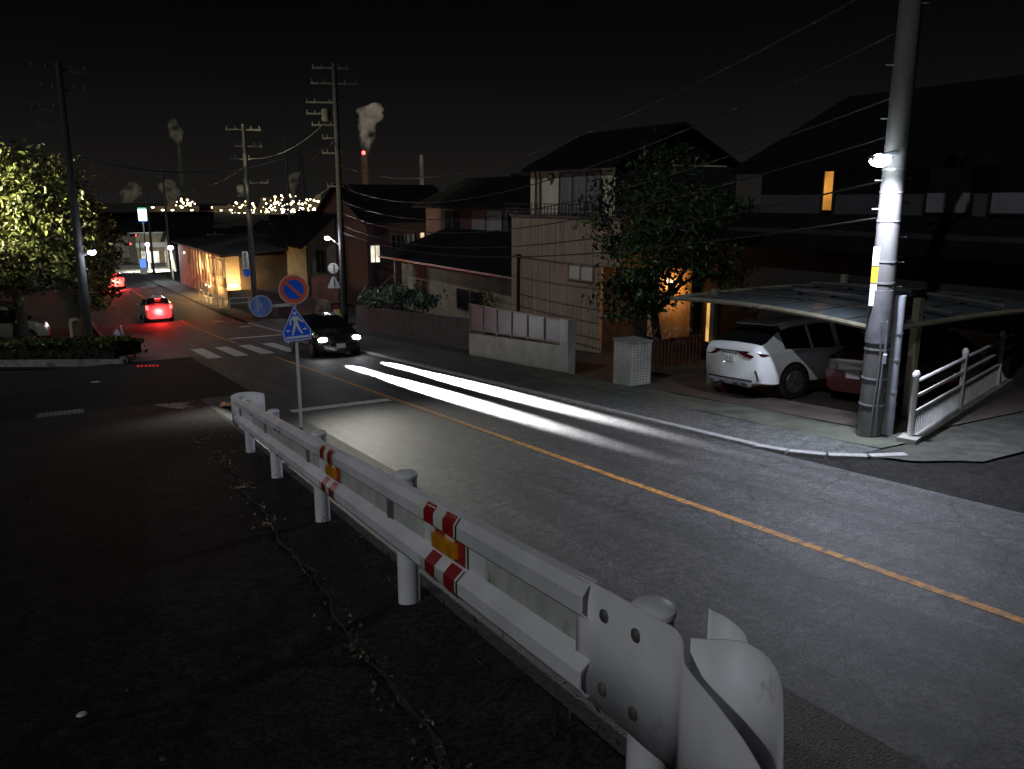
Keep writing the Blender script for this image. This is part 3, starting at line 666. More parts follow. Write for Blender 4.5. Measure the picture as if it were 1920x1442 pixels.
# left pole
P1 = (1.5, 41.6); z1 = zr(41.6)
p1 = utility_pole('leaning concrete pole with a small lamp in front of the big lit tree', *P1, z1, 12.1, .2, .13, 'pole_mid', arms=[(11.8, 2.2, 0), (11.0, 1.8, .1), (10.2, 1.2, -.6)], ang=.2, steps=(3, 3.5, 4, 4.5))
lamp_head(p1, Vector((P1[0], P1[1], z1+4.15))-IMG_L*.5+Vector((0, 0, .1)), -IMG_L+Vector((0, 0, .4)), True, (P1[0], P1[1], z1+3.9))
m = MB(); m.tube([(P1[0], P1[1], z1+9.6), (P1[0]-.8, P1[1], z1+9.5), (P1[0]-1.1, P1[1], z1+9.8)], .03, 6); m.build('hook_bracket', 'pole_dark', p1)
far_poles = [(13.4, 107, 12.8, 'third pole beyond the concrete pole, by the store'), (12.0, 112, 10.6, 'short pole beside the lit store street'), (18.2, 104, 5.2, None), (9.0, 150, 12, None), (5.0, 165, 13, None), (24, 92, 15, 'pole rising behind the dark flat building'), (33, 75, 9.5, 'pole seen above the house roofs at the chimney')]
for i, (x, y, h, lb) in enumerate(far_poles):
    utility_pole(('dark utility pole far down the street, ' + lb) if lb else 'slim utility pole far down the street among the houses', x, y, zr(y), h, .15, .1, 'pole_dark', arms=[(h-.4, 1.9, 0), (h-1.2, 1.5, 0)], ang=-.3, group='far utility poles' if not lb else None)

# ------------------------------------------------------------------ overhead cables
cable((15.1, 46.9, 5.3), (RX, RY, rz0+7.4), 1.75, .022, 'thick pale overhead cable sagging from the middle pole up to the lamp pole')
for i, (za, zb, sg) in enumerate(((4.1, 6.6, 1.7), (3.3, 5.6, 1.5), (2.6, 5.0, 1.35), (1.9, 4.3, 1.2), (1.5, 3.7, 1.0))):
    cable((15.2, 46.9, za), (RX+.12, RY, rz0+zb), sg, .017, ('highest', 'second highest', 'middle', 'second lowest', 'lowest')[i]+' of five thin black cables crossing before the balcony house')
cable((1.5, 41.6, 5.2), (14.7, 46.9, 6.6), 1.2, .03, 'heavy cable sagging across the road from the leaning pole to the middle pole')
cable((14.6, 46.9, 7.6), (10.72, 50, 5.6), .6, .02, 'upper cable from the middle pole to the pole with the tall sign')
cable((14.8, 46.9, 4.2), (10.72, 50, 2.6), .6, .02, 'lower cable from the middle pole to the pole with the tall sign')
cable((15.4, 46.9, 4.3), (33, 75, 1.9), 1.0, .025, 'cable from the middle pole toward the red and white chimney')
cable((15.4, 46.9, 7.0), (24, 92, 7.8), 1., .025, 'cable from the middle pole to the pole behind the flat building')
cable((10.72, 50, 5.2), (13.4, 107, 5.6), 1.2, .03, 'upper cable running down the street from the tall sign pole')
cable((10.72, 50, 3.2), (13.4, 107, 4.2), 1.2, .03, 'lower cable running down the street from the tall sign pole')
cable((1.5, 41.6, 8.4), (5.0, 165, 4.5), 2., .035, 'cable running down the left side of the street from the leaning pole')

# ------------------------------------------------------------------ houses
def facep(f, a, z, x0, y0, off):
    return (x0-off, a, z) if f == 'x' else (a, y0-off, z)
def add_window(t, f, x0, y0, a0, a1, za, zb, pane='glassdark', fm='frame', bars=1, name='window'):
    fr_ = MB(); w = .06
    for (p, q) in (((a0, za), (a1, za)), ((a0, zb), (a1, zb)), ((a0, za), (a0, zb)), ((a1, za), (a1, zb))):
        fr_.bar(facep(f, p[0], p[1], x0, y0, .03), facep(f, q[0], q[1], x0, y0, .03), .08, .05)
    for b in range(bars): a = a0+(a1-a0)*(b+1)/(bars+1); fr_.bar(facep(f, a, za, x0, y0, .032), facep(f, a, zb, x0, y0, .032), .07, .045)
    fo = fr_.build(name, fm, t); WL[fo.name] = WL[t.name].copy(); p = MB()
    if f == 'x': p.b2((x0-.012, a0+.02, za+.02), (x0+.01, a1-.02, zb-.02))
    else: p.b2((a0+.02, y0-.012, za+.02), (a1-.02, y0+.01, zb-.02))
    p.build('pane', pane, fo); return fo
def gable_roof(t, x0, x1, y0, y1, ze, zp, axis, ov=.5, mt='roof', name='roof', rp=.5):
    m = MB(); th = .14
    if axis == 'y':      # ridge runs along Y
        xm = x0+(x1-x0)*rp; A = [(x0-ov, ze-ov*(zp-ze)/(xm-x0)), (xm, zp), (x1+ov, ze-ov*(zp-ze)/(x1-xm))]
        for e_ in (0,):
            vs = [(x, y, z+d) for d in (0, th) for y in (y0-ov, y1+ov) for x, z in A]
    else:
        ym = y0+(y1-y0)*rp; A = [(y0-ov, ze-ov*(zp-ze)/(ym-y0)), (ym, zp), (y1+ov, ze-ov*(zp-ze)/(y1-ym))]
        vs = [(x, y, z+d) for d in (0, th) for x in (x0-ov, x1+ov) for y, z in A]
    m.add(vs, [(0, 1, 4, 3), (1, 2, 5, 4), (6, 9, 10, 7), (7, 10, 11, 8), (0, 6, 7, 1), (1, 7, 8, 2), (3, 4, 10, 9), (4, 5, 11, 10), (0, 3, 9, 6), (2, 8, 11, 5)])
    # tile courses
    if mt == 'roof':
        for sgn in range(2):
            p0, p1 = (A[0], A[1]) if sgn == 0 else (A[2], A[1])
            for k_ in range(1, 10):
                u = p0[0]+(p1[0]-p0[0])*k_/10; z = p0[1]+(p1[1]-p0[1])*k_/10+th+.008
                if axis == 'y': m.bar((u, y0-ov, z), (u, y1+ov, z), .06, .03)
                else: m.bar((x0-ov, u, z), (x1+ov, u, z), .06, .03)
    return m.build(name, mt, t)
def gable_wall(m, x0, x1, y0, y1, z0, ze, zp, axis, rp=.5):
    m.b2((x0, y0, z0), (x1, y1, ze))
    if axis == 'y':
        xm = x0+(x1-x0)*rp; vs = [(x, y, z) for y in (y0, y1) for x, z in ((x0, ze), (xm, zp), (x1, ze))]; m.add(vs, [(0, 2, 1), (3, 4, 5)])
    else:
        ym = y0+(y1-y0)*rp; vs = [(x, y, z) for x in (x0, x1) for y, z in ((y0, ze), (ym, zp), (y1, ze))]; m.add(vs, [(0, 1, 2), (3, 5, 4)])
def house(label, x0, x1, y0, y1, z0, ze, zp, axis, wall, wins=(), ov=.5, rp=.5, group=None, name='house', roofm='roof', cat='house'):
    t = thing(name, label, cat, ((x0+x1)/2, (y0+y1)/2, z0), group)
    m = MB(); gable_wall(m, x0, x1, y0, y1, z0, ze, zp, axis, rp); m.build('wall', wall, t)
    gable_roof(t, x0, x1, y0, y1, ze, zp, axis, ov, roofm, rp=rp)
    for w in wins: add_window(t, w[0], x0, y0, *w[1:])
    return t
# --- timber clad house with balcony
HX, HY0, HY1 = 17.3, 24.3, 30.8
hb = thing('balcony_house', 'timber clad house with a balcony and cream upper floor above the low tiled wall', 'house', (20, 28, -2.2))
def planks(m, x, y0, y1, z0, z1, n):
    for i in range(n):
        a = y0+(y1-y0)*i/n; b = y0+(y1-y0)*(i+1)/n
        m.b2((x-.03-.004*((i*7) % 3), a+.008, z0), (x+.05, b-.008, z1))
m = MB(); m.b2((HX, HY0+.02, -2.3), (HX+5.5, HY1, 2.66)); m.b2((HX, 23.15, 1.0), (HX+5.5, HY0+.02, 2.66)); core = m.build('wall', 'stucco_dark', hb)
m = MB(); planks(m, HX, HY0, HY1, -2.2, 1.0, 15); planks(m, HX, 23.15, HY1, 1.01, 2.62, 18); m.build('timber_cladding', 'wood', hb)
MB().b2((HX-.08, 23.0, 2.63), (HX+1.9, HY1+.1, 2.73)).build('balcony_ledge', 'frame', hb)
add_window(hb, 'x', HX-.04, 0, 24.75, 26.4, .42, 1.0, 'frosted', 'frame_light')
MB().tube([(HX-.12, 30.1, 1.0), (HX-.12, 30.1, -2.1)], .07, 8).build('downpipe', 'black', hb, True)
MB().box((HX-.12, 30.1, 1.06), (.2, .22, .14)).build('pipe_hopper', 'black', hb)
MB().b2((19.0, 26.0, -2), (25, 32.2, 4.66)).build('upper_wall', 'cream', hb)
for y in (26.0, 32.2): MB().add([(19.0, y, 4.66), (22, y, 6.1), (25, y, 4.66)], [(0, 1, 2)]).build('shaded_gable', 'roof', hb)  # gables take the near-black roof colour to stand for unlit wall
MB().b2((19.02, 25.9, -2), (25, 26.0, 4.6)).build('shaded_side', 'night_wall', hb)  # near-black slab over the cream side, night shade put into its colour
gable_roof(hb, 19.0, 25, 26.0, 32.2, 4.62, 6.1, 'y', .3)
fo = add_window(hb, 'x', 19.0, 0, 26.9, 29.8, 2.75, 4.4, 'curtain', 'frame', 2, 'balcony_door')
for y in (31.6, 31.25):
    MB().tube([(18.9, y, 2.7), (18.9, y, 4.25), (18.7, y-.25, 4.5)], .045, 7).build('downpipe', 'frame', hb, True)
MB().lathe((18.93, 30.4, 4.1), [(.14, 0), (.14, .2), (.08, .3)], 10).build('vent_hood', 'frame', hb, True)
rl = MB()
for y in fr(23.1, 31.6, 34): rl.bar((HX+.06, y, 2.7), (HX+.06, y, 3.16), .025, .025)
for z in (2.82, 2.97, 3.16): rl.bar((HX+.06, 23.1, z), (HX+.06, 31.6, z), .03, .03)
rl.build('balcony_railing', 'black', hb)
MB().tube([(HX+.3, 24.9, 2.7), (HX+.3, 24.9, 4.05)], .07, 8).build('balcony_post', 'black', hb, True)
# --- big dark house at the right
hr = thing('dark_house', 'large dark house behind the carport with one narrow orange window', 'house', (24, 14, -1))
m = MB(); gable_wall(m, 20.0, 29, 7.0, 19.6, 2.4, 4.4, 6.6, 'y'); m.build('upper_wall', 'greywall', hr)
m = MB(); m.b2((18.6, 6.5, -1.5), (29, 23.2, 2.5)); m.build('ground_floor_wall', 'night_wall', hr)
gable_roof(hr, 20.0, 29, 7.0, 19.6, 4.42, 6.6, 'y', .7)
m = MB(); m.add([(17.9, 6, 2.0), (17.9, 23.6, 2.0), (20, 23.6, 2.8), (20, 6, 2.8), (17.9, 6, 2.12), (17.9, 23.6, 2.12), (20, 23.6, 2.92), (20, 6, 2.92)], [(0, 3, 2, 1), (4, 5, 6, 7), (0, 1, 5, 4), (1, 2, 6, 5), (2, 3, 7, 6), (3, 0, 4, 7)]); m.build('lower_roof', 'roof', hr)
add_window(hr, 'x', 20, 0, 16.78, 17.2, 3.0, 4.22, 'win_orange', 'black', 0)
for a, b in ((12.65, 13.9), (10.6, 12.2), (8.4, 10.1)): add_window(hr, 'x', 19.99, 0, a, b, 2.98, 4.16, 'shutter', 'black', 0, 'shutter_window')
m = MB(); m.b2((18.45, 20.9, -1.4), (18.58, 23.1, 1.1)); m.build('entrance_wall', 'beige', hr)
add_window(hr, 'x', 18.6, 0, 19.9, 20.3, -1.2, .45, 'win_amber', 'slat_brown', 0)
MB().box((18.38, 21.9, .62), (.12, .14, .2)).build('porch_lamp', 'lamp_warm', hr)
# --- low house with a wide eave, and its upper floor
hl = thing('low_house', 'low house with wide dark roof and brownish upper floor behind the pale leaved hedge', 'house', (22, 41, -3))
MB().b2((19.4, 32.9, -3.2), (27, 48.5, -.05)).build('wall', 'stucco', hl)
m = MB(); m.add([(18.3, 32.2, -.12), (18.3, 49.3, -.12), (22.4, 48.3, 1.5), (22.4, 33.2, 1.5), (18.3, 32.2, .0), (18.3, 49.3, .0), (22.4, 48.3, 1.62), (22.4, 33.2, 1.62), (27, 33.2, 1.5), (27, 48.3, 1.5), (27, 33.2, 1.62), (27, 48.3, 1.62)],
      [(0, 3, 2, 1), (4, 5, 6, 7), (0, 1, 5, 4), (1, 2, 6, 5), (3, 0, 4, 7), (3, 8, 9, 2), (7, 6, 11, 10)]); m.build('lower_roof', 'roof', hl)
MB().bar((18.27, 32.1, -.1), (18.27, 49.4, -.1), .1, .09).build('gutter', 'alu', hl)
m = MB(); gable_wall(m, 22.4, 29, 38.6, 51.5, 1.0, 3.1, 4.6, 'y'); m.build('upper_wall', 'maroon', hl)
gable_roof(hl, 22.4, 29, 38.6, 51.5, 3.12, 4.6, 'y', .7)
for a, b, c_ in ((41, 44.8, 'curtain'), (39.1, 40.4, 'glassdark'), (46.2, 48.6, 'glassdark')): add_window(hl, 'x', 22.4, 0, a, b, 1.55, 2.72, c_)
for a, b in ((37.4, 40.6), (44.5, 46.2)): add_window(hl, 'x', 19.4, 0, a, b, -2.4, -1.3)
MB().bar((18.6, 47.6, -.2), (18.6, 47.6, -3.1), .09, .09).build('porch_post', 'alu', hl)
MB().bar((18.6, 47.6, -1.0), (18.6, 51.5, -2.6), .06, .08).build('stair_rail', 'maroon', hl)
# --- brown house with the small lit windows
house('dark brown two storey house with lit windows behind the white signs', 19.5, 26.5, 55, 66, -4.2, 2.0, 4.3, 'x', 'maroon',
      [('y', 19.72, 20.42, -.9, .28, 'win_white', 'frame', 1), ('y', 23.42, 23.78, .55, 1.08, 'win_peach', 'frame', 0), ('y', 24.4, 24.8, .62, 1.0, 'win_white', 'frame', 0), ('y', 21.3, 22.0, -.4, .95, 'glassdark'), ('y', 22.3, 23.0, -.4, 1.0, 'curtain')])
# --- cream gable
ch = house('cream and brick gabled house beside the middle pole lamp', 17.3, 22.0, 62, 72, -4.4, .25, 2.3, 'y', 'stucco',
      [('y', 17.95, 18.65, -2.0, -.35, 'glassdark'), ('y', 19.6, 20.2, -2.2, -.5, 'glassdark'), ('y', 20.6, 21.2, -2.3, -.6, 'glassdark')], ov=.55)
MB().b2((17.25, 61.93, -4.4), (22.05, 62.05, -2.35)).build('brick_base', 'brickpink', ch)
MB().tube([(17.25, 61.85, -.2), (17.25, 61.85, -4.2)], .06, 6).build('downpipe', 'black', ch)
# --- flat building, orange lit side
ob = thing('flat_building', 'flat metal roofed building with warm orange lit side wall facing the road', 'building', (16, 80, -5))
MB().b2((12.5, 68, -5.6), (20, 93, -1.0)).build('wall', 'beige', ob)
MB().b2((13.55, 67.9, -5.6), (20, 68.05, -1.0)).build('unlit_front', 'stucco_dark', ob)  # dark slab on the beige front, its unlit stretch put into colour
m = MB(); m.add([(12.0, 67.2, -1.02), (12.0, 94, -1.02), (20.5, 94, -.35), (20.5, 67.2, -.35), (12.0, 67.2, -.86), (12.0, 94, -.86), (20.5, 94, -.19), (20.5, 67.2, -.19)], [(0, 3, 2, 1), (4, 5, 6, 7), (0, 1, 5, 4), (1, 2, 6, 5), (2, 3, 7, 6), (3, 0, 4, 7)])
for y in fr(67.4, 93.8, 24): m.bar((12.0, y, -.82), (20.5, y, -.15), .09, .1)
m.build('ribbed_roof', 'roofmetal', ob)
for a, b, c_ in ((69.3, 71.0, 'win_amber'), (71.4, 73.0, 'win_amber'), (73.4, 75.2, 'win_amber'), (79, 80.2, 'win_amber'), (84.5, 87, 'slat_brown')): add_window(ob, 'x', 12.5, 0, a, b, -2.7, -1.45, c_, 'frame_light', 2 if b-a > 1.3 else 0)
MB().b2((12.35, 68.3, -3.45), (12.49, 78, -2.75)).build('brown_panel', 'slat_brown', ob)
m = MB()
for y in fr(68.5, 82, 9): m.bar((11.9, y, -5.2), (11.9, y, -1.0), .07, .07)
m.bar((11.9, 68.5, -3.5), (11.9, 82, -3.6), .06, .08); m.bar((11.9, 76, -2.9), (11.9, 84, -5.0), .06, .12); m.bar((11.9, 76, -2.2), (11.9, 84, -4.2), .04, .05)
m.build('outside_stair', 'frame_light', ob)
MB().box((13.0, 67.8, -3.25), (.75, .12, .16)).build('porch_lamp', 'lamp_warm', ob)
for y in (76.4, 74.8): MB().ball((12.3, y, -3.9), .09, 8).build('wall_lamp', 'lamp_small', ob)
MB().ball((12.36, 88, -1.75), .09, 8).build('wall_lamp', 'lamp_small', ob)
# --- store and lit street end
sb = thing('corner_store', 'bright lit shop at the far street corner below the tall white sign', 'shop', (20, 160, -8))
MB().b2((14, 152, -8.6), (36, 166, -2.4)).build('wall', 'beige', sb)
MB().b2((13.9, 151.9, -4.4), (36.1, 152, -3.6)).build('fascia', 'sign_white', sb)
for a, b, mt_ in ((14.6, 17.4, 'win_store'), (18.2, 20.4, 'win_peach'), (21, 24, 'win_store'), (25.4, 28, 'win_peach')): add_window(sb, 'y', 14, 152, a, b, -8.0, -5.0, mt_, 'frame', 2)
for a in (22, 24.2): add_window(sb, 'y', 14, 152, a, a+.9, -3.3, -2.5, 'win_store', 'frame', 0)
for x, y, w, h0, h1, px in ((17.8, 176, 1.5, -.5, 1.9, 'square'), (44.4, 162, .55, -1.1, 1.1, 'narrow')):
    t = thing('shop_sign', 'tall lit '+px+' white shop sign with a green top on a pole', 'sign', (x, y, zr(y)))
    MB().tube([(x, y, zr(y)), (x, y, h0)], .16, 8).build('pole', 'pole_dark', t)
    MB().box((x, y, (h0+h1)/2-.14), (w, .3, h1-h0-.28), radians(-29)).build('lit_panel', 'sign_lit', t)
    MB().box((x, y, h1-.13), (w+.01, .3, .26), radians(-29)).build('green_band', 'sign_green', t)
    MB().box((x, y, h0-.12), (w-.1, .29, .22), radians(-29)).build('blue_band', 'sign_bluelit', t)
t = thing('roadside_board', 'white and blue lit board on the pavement at the far street end', 'sign', (10.9, 112, zr(112)))
MB().plate((10.9, 112, zr(112)+1.1), (.87, -.49, 0), [(-.42, -.95), (.42, -.95), (.42, .95), (-.42, .95)], .12).build('panel', 'sign_white', t)
MB().plate((10.86, 111.92, zr(112)+1.45), (.87, -.49, 0), [(-.36, -.5), (.36, -.5), (.36, .5), (-.36, .5)], .03).build('blue_panel', 'sign_bluelit', t)
# --- distant houses on the slope
rnd = random.Random(3)
for x, y, w, d, h, wm, ax in ((16, 190, 9, 8, 5.5, 'beige', 'x'), (26, 198, 16, 9, 6.2, 'maroon', 'x'), (44, 186, 5.5, 8, 5.4, 'beige', 'y'), (50.5, 184, 5.5, 8, 5.4, 'beige', 'y'), (57, 182, 6, 8, 5, 'stucco', 'y'),
                        (20, 118, 9, 10, 4.2, 'stucco_dark', 'x'), (31, 122, 12, 10, 4.4, 'maroon', 'x'), (46, 126, 12, 9, 4., 'stucco_dark', 'x'), (26, 100, 9, 10, 4.4, 'stucco_dark', 'y'), (38, 100, 10, 9, 4.6, 'stucco_dark', 'x'), (50, 102, 10, 9, 5.5, 'roof', 'x'),
                        (32, 88, 9, 9, 5.2, 'stucco_dark', 'x'), (44, 84, 10, 9, 6.2, 'maroon', 'x'), (36, 66, 10, 9, 6.5, 'stucco_dark', 'y'), (34, 50, 8, 10, 7.2, 'stucco_dark', 'y'), (70, 190, 14, 9, 5, 'stucco_dark', 'x'), (88, 185, 14, 9, 5, 'stucco_dark', 'x'),
                        (60, 150, 12, 9, 5, 'stucco_dark', 'x'), (80, 140, 12, 9, 6, 'stucco_dark', 'x'), (-14, 95, 10, 9, 5, 'stucco_dark', 'y'), (-12, 70, 9, 9, 5, 'stucco_dark', 'y'), (-6, 190, 12, 9, 5, 'stucco_dark', 'x')):
    z = zr(y); pale = wm in ('beige', 'stucco')
    lb = {(16, 190): 'pale plain house just right of the square shop sign', (26, 198): 'long reddish walled block far down behind the orange building', (44, 186): 'leftmost of three small pale gabled houses far below', (50.5, 184): 'middle of three small pale gabled houses far below', (57, 182): 'rightmost of three small pale gabled houses far below'}.get((x, y), 'dark roofed house in the unlit quarter down the slope')
    wn = [('y', x-w*.3, x-w*.12, z+h*.5, z+h*.78, 'glassdark'), ('y', x+w*.1, x+w*.3, z+h*.5, z+h*.78, 'glassdark')]
    house(lb, x-w/2, x+w/2, y, y+d, z-.5, z+h*.85, z+h*1.25, ax, wm, wn, group=None if 'dark roofed' not in lb else 'dark roofed houses down the slope')

# ------------------------------------------------------------------ garden walls, pillar, hedge on the right
def low_wall(name, label, pts, h, th, mt, cap=None, top=None):
    t = thing(name, label, 'wall', (*pts[0], zr(pts[0][1])))
    m = MB(); n = len(pts)
    for (x0, y0), (x1, y1) in zip(pts[:-1], pts[1:]):
        seg = 8
        for i in range(seg):
            xa, ya = x0+(x1-x0)*i/seg, y0+(y1-y0)*i/seg; xb, yb = x0+(x1-x0)*(i+1)/seg, y0+(y1-y0)*(i+1)/seg
            vs = []
            for x, y in ((xa, ya), (xb, yb)):
                vs += [(x, y, zr(y)-.3), (x+th, y, zr(y)-.3), (x+th, y, zr(y)+h), (x, y, zr(y)+h)]
            f = [(0, 4, 5, 1), (1, 5, 6, 2), (2, 6, 7, 3), (3, 7, 4, 0)]
            if i == 0: f.append((0, 1, 2, 3))
            if i == seg-1: f.append((7, 6, 5, 4))
            m.add(vs, f)
    m.build('body', mt, t); return t
fw = low_wall('tiled_wall', 'low wall of pale tiles topped by a grey panel fence at the foot of the balcony house', [(13.3, 26.9), (13.3, 20.35)], .62, .2, 'tile')
ft = MB(); ft.b2((13.26, 20.28, zr(20.4)-.2), (13.54, 20.7, zr(20.4)+1.42)); ft.build('end_pillar', 'tile', fw)
m = MB(); y_ = fr(20.72, 26.9, 6)
def ft_(y): return zr(y)+1.40+.045*(y-20.7)
def fb_(y): return zr(y)+.70+.012*(y-20.7)
for a, b in zip(y_[:-1], y_[1:]):
    m.add([(x, y, z) for x in (13.36, 13.39) for y, z in ((a+.03, fb_(a)+.02), (b-.03, fb_(b)+.02), (b-.03, ft_(b)-.02), (a+.03, ft_(a)-.02))], [(0, 3, 2, 1), (4, 5, 6, 7), (3, 7, 6, 2), (0, 1, 5, 4)])
pf = m.build('panel_fence', 'alu', fw); m = MB()
for a in y_: m.bar((13.35, a, fb_(a)-.1), (13.35, a, ft_(a)), .05, .05)
m.bar((13.35, 20.7, ft_(20.7)), (13.35, 26.9, ft_(26.9)), .06, .05); m.bar((13.35, 20.7, fb_(20.7)), (13.35, 26.9, fb_(26.9)), .06, .04)
m.build('fence_frame', 'frame_light', pf)
low_wall('planter_wall', 'long brown block wall below the pale leaved hedge', [(14.9, 44.2), (14.5, 35), (14.2, 27.1)], .95, .25, 'wallblock')
low_wall('dark_garden_wall', 'dark low garden wall at the right of the road behind the blue signs', [(14.6, 60), (14.6, 48.5)], 1.1, .2, 'wallblock')
rw = thing('red_wall', 'short maroon wall beside the concrete pole with the tall sign', 'wall', (12, 51.5, zr(51)))
m = MB(); m.add([(10.95, 51, -4), (14.6, 51, -4.1), (14.6, 51, -2.7), (12.0, 51, -2.1), (10.95, 51, -2.0), (10.95, 51.25, -4), (14.6, 51.25, -4.1), (14.6, 51.25, -2.7), (12.0, 51.25, -2.1), (10.95, 51.25, -2.0)], [(0, 1, 2, 3, 4), (9, 8, 7, 6, 5), (4, 3, 8, 9), (3, 2, 7, 8), (0, 4, 9, 5), (1, 6, 7, 2)])
m.build('panel', 'maroon', rw)
gp = thing('gate_pillar', 'square gate pillar faced with pale tiles in front of the dark tree', 'pillar', (12.6, 16.4, zr(16.4)))
MB().box((12.62, 16.35, zr(16.35)+.52), (.62, .72, 1.2)).build('body', 'tile', gp)
MB().box((12.62, 16.35, zr(16.35)+1.15), (.66, .76, .06)).build('cap', 'concrete', gp)
m = MB()
for i in range(15): m.b2((14.6+.13*i, 18.1, -1.35), (14.66+.13*i, 18.16, -.5))
m.b2((14.5, 18.16, -.62), (16.6, 18.2, -.55)); m.b2((14.5, 18.16, -1.2), (16.6, 18.2, -1.13))
sett(m.build('slatted_gate', 'slat_brown'), 'brown slatted gate between the tiled pillar and the parked white car', 'gate')
rnd = random.Random(11); pts = []
for i in range(90):
    y = rnd.uniform(35.4, 43.6); c = (15.35+rnd.gauss(0, .3), y, zr(y)+1.25+rnd.random()*.75*(1-abs(y-39.5)/5.5)); 
    for _ in range(34): pts.append((c[0]+rnd.gauss(0, .22), c[1]+rnd.gauss(0, .25), c[2]+rnd.gauss(0, .17)))
hg = thing('hedge', 'bushy pale leaved hedge spilling over the brown block wall', 'hedge', (15.4, 39.5, zr(39.5)))
c = MB(); c.add(*leaves(pts, .2, rnd, .5)); c.build('foliage', 'leaf_bush', hg)
m = MB()
for y in fr(35.8, 43.2, 8): m.tube([(15.4, y, zr(y)), (15.3, y+.1, zr(y)+1.3)], [.05, .02], 6)
m.build('stems', 'bark', hg)
rnd = random.Random(5); pts = []
for _ in range(9):
    c = (14.9+rnd.gauss(0, .15), 28.6+rnd.gauss(0, .3), zr(28.6)+1.35+rnd.random()*.75)
    for _ in range(14): pts.append((c[0]+rnd.gauss(0, .1), c[1]+rnd.gauss(0, .1), c[2]+rnd.gauss(0, .1)))
sh = thing('garden_shrub', 'small yellow green shrub behind the panel fence', 'shrub', (14.9, 28.6, zr(28.6)))
c = MB(); c.add(*leaves(pts, .17, rnd, .45)); c.build('foliage', 'leaf_young', sh)
MB().tube([(14.9, 28.6, zr(28.6)-.1), (14.9, 28.6, zr(28.6)+1.6)], [.04, .015], 6).build('stem', 'bark', sh)
# ------------------------------------------------------------------ trees
tree('dark glossy leaved tree behind the tiled gate pillar', (15.6, 19.0, zr(19)),
     [(15.3, 18.9, 1.5, 1.15, 1.1), (15.9, 18.2, 2.3, 1.0, 1.1), (14.9, 19.6, .5, 1.0, .9), (15.0, 20.0, 2.9, 1.2, 1.), (16.5, 17.7, 1.5, .8, .9), (14.6, 18.2, 1.0, .7, 1.0), (16.6, 17.8, 3.1, .7, 1.), (16.0, 19.4, 3.9, 1.1, 1.)], 9000, .17, 'leaf_gloss', .16, 1.6, 21, .42, .6)
tree('big broad tree lit yellow green by a lamp at the left', (-1.2, 46.2, zr(46)),
     [(-2.0, 46, 3.6, 2.6, .9), (.6, 46.5, 2.2, 2.1, 1.), (-1.2, 44.8, .4, 2.0, .8), (-4.5, 45.5, 1.2, 2.6, 1.), (1.6, 47, .2, 1.7, .9), (-3.6, 47.5, 5.0, 2.0, .8), (.2, 48, 4.2, 1.9, .8), (2.2, 47.5, -1.4, 1.1, .9), (-6.5, 46.5, 3.4, 2.5, 1.)], 21000, .27, 'leaf_left', .3, 2.6, 33, .5)
tree('dark tree behind the leaning pole at the left roadside', (2.4, 66, zr(66)),
     [(2.2, 66, 2.0, 2.1, 1.), (3.6, 66.5, .4, 1.9, 1.), (3.0, 65.5, -1.6, 1.5, .9), (.8, 67, 3.2, 2.0, 1.)], 6000, .3, 'leaf_dark', .2, 2.2, 41)
tree('dark roadside tree overhanging the queue of red tail lights', (2.6, 92, zr(92)),
     [(3.0, 92, 1.6, 2.6, 1.), (5.0, 92.5, -.6, 2.0, 1.), (1.6, 93, 3.2, 2.4, 1.)], 4500, .36, 'leaf_dark', .22, 2.6, 43)
for i, (x, y) in enumerate(((31, 96), (29, 72), (27.5, 84))):
    z = zr(y); tree(('dark round tree against the town lights, left of the middle pole', 'dark round tree behind the cream gabled house', 'dark round tree in the gap right of the flat building')[i], (x, y, z), [(x, y, z+4.2, 2., 1.), (x+1.4, y, z+3.2, 1.6, 1.), (x-1.2, y, z+3.4, 1.5, .9)], 1800, .36, 'leaf_dark', .16, 2, 50+i)
# left hedge on a kerbed bed
KA = Vector((-9, 43.2, 0)); KB = Vector((2.27, 32.7, 0))
hd = thing('clipped_hedge', 'low clipped hedge on the kerbed corner bed under the big tree', 'hedge', (-2, 38.5, zr(38)))
rnd = random.Random(8); pts = []; m = MB()
dd = (KB-KA).normalized(); nn = Vector((-dd.y, dd.x, 0))
for i in range(2600):
    s = rnd.random()**.8*13.3; w_ = rnd.uniform(.5, 2.4); p = KA+dd*(s+1.3)+nn*w_; h_ = .72-.25*abs(w_-1.4)
    edge = rnd.random()
    pts.append((p.x, p.y, zr(p.y)+.1+(h_+rnd.uniform(-.05, .08) if edge < .6 else rnd.random()*h_)))
c = MB(); c.add(*leaves(pts, .2, rnd, .6)); c.build('foliage', 'leaf_hedge', hd)
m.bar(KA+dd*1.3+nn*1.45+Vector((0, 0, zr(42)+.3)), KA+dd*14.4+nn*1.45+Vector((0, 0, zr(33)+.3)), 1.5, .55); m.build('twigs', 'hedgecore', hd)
kb = MB()
for i in range(14):
    a = KA.lerp(KB, i/14); b = KA.lerp(KB, (i+1)/14); kb.bar((a.x, a.y, zr(a.y)+.04), (b.x, b.y, zr(b.y)+.04), .18, .24)
for y in fr(32.7, 60, 16)[:-1]: kb.bar((2.27, y, zr(y)+.04), (2.27, y+1.72, zr(y+1.72)+.04), .18, .24)
sett(kb.build('corner_kerb', 'concrete'), kind='structure')
sheet('planting_bed', 'earth', [-9, -5, -2, 0, 2.2], fr(38, 60, 22), lambda x, y: zr(y)+.1)
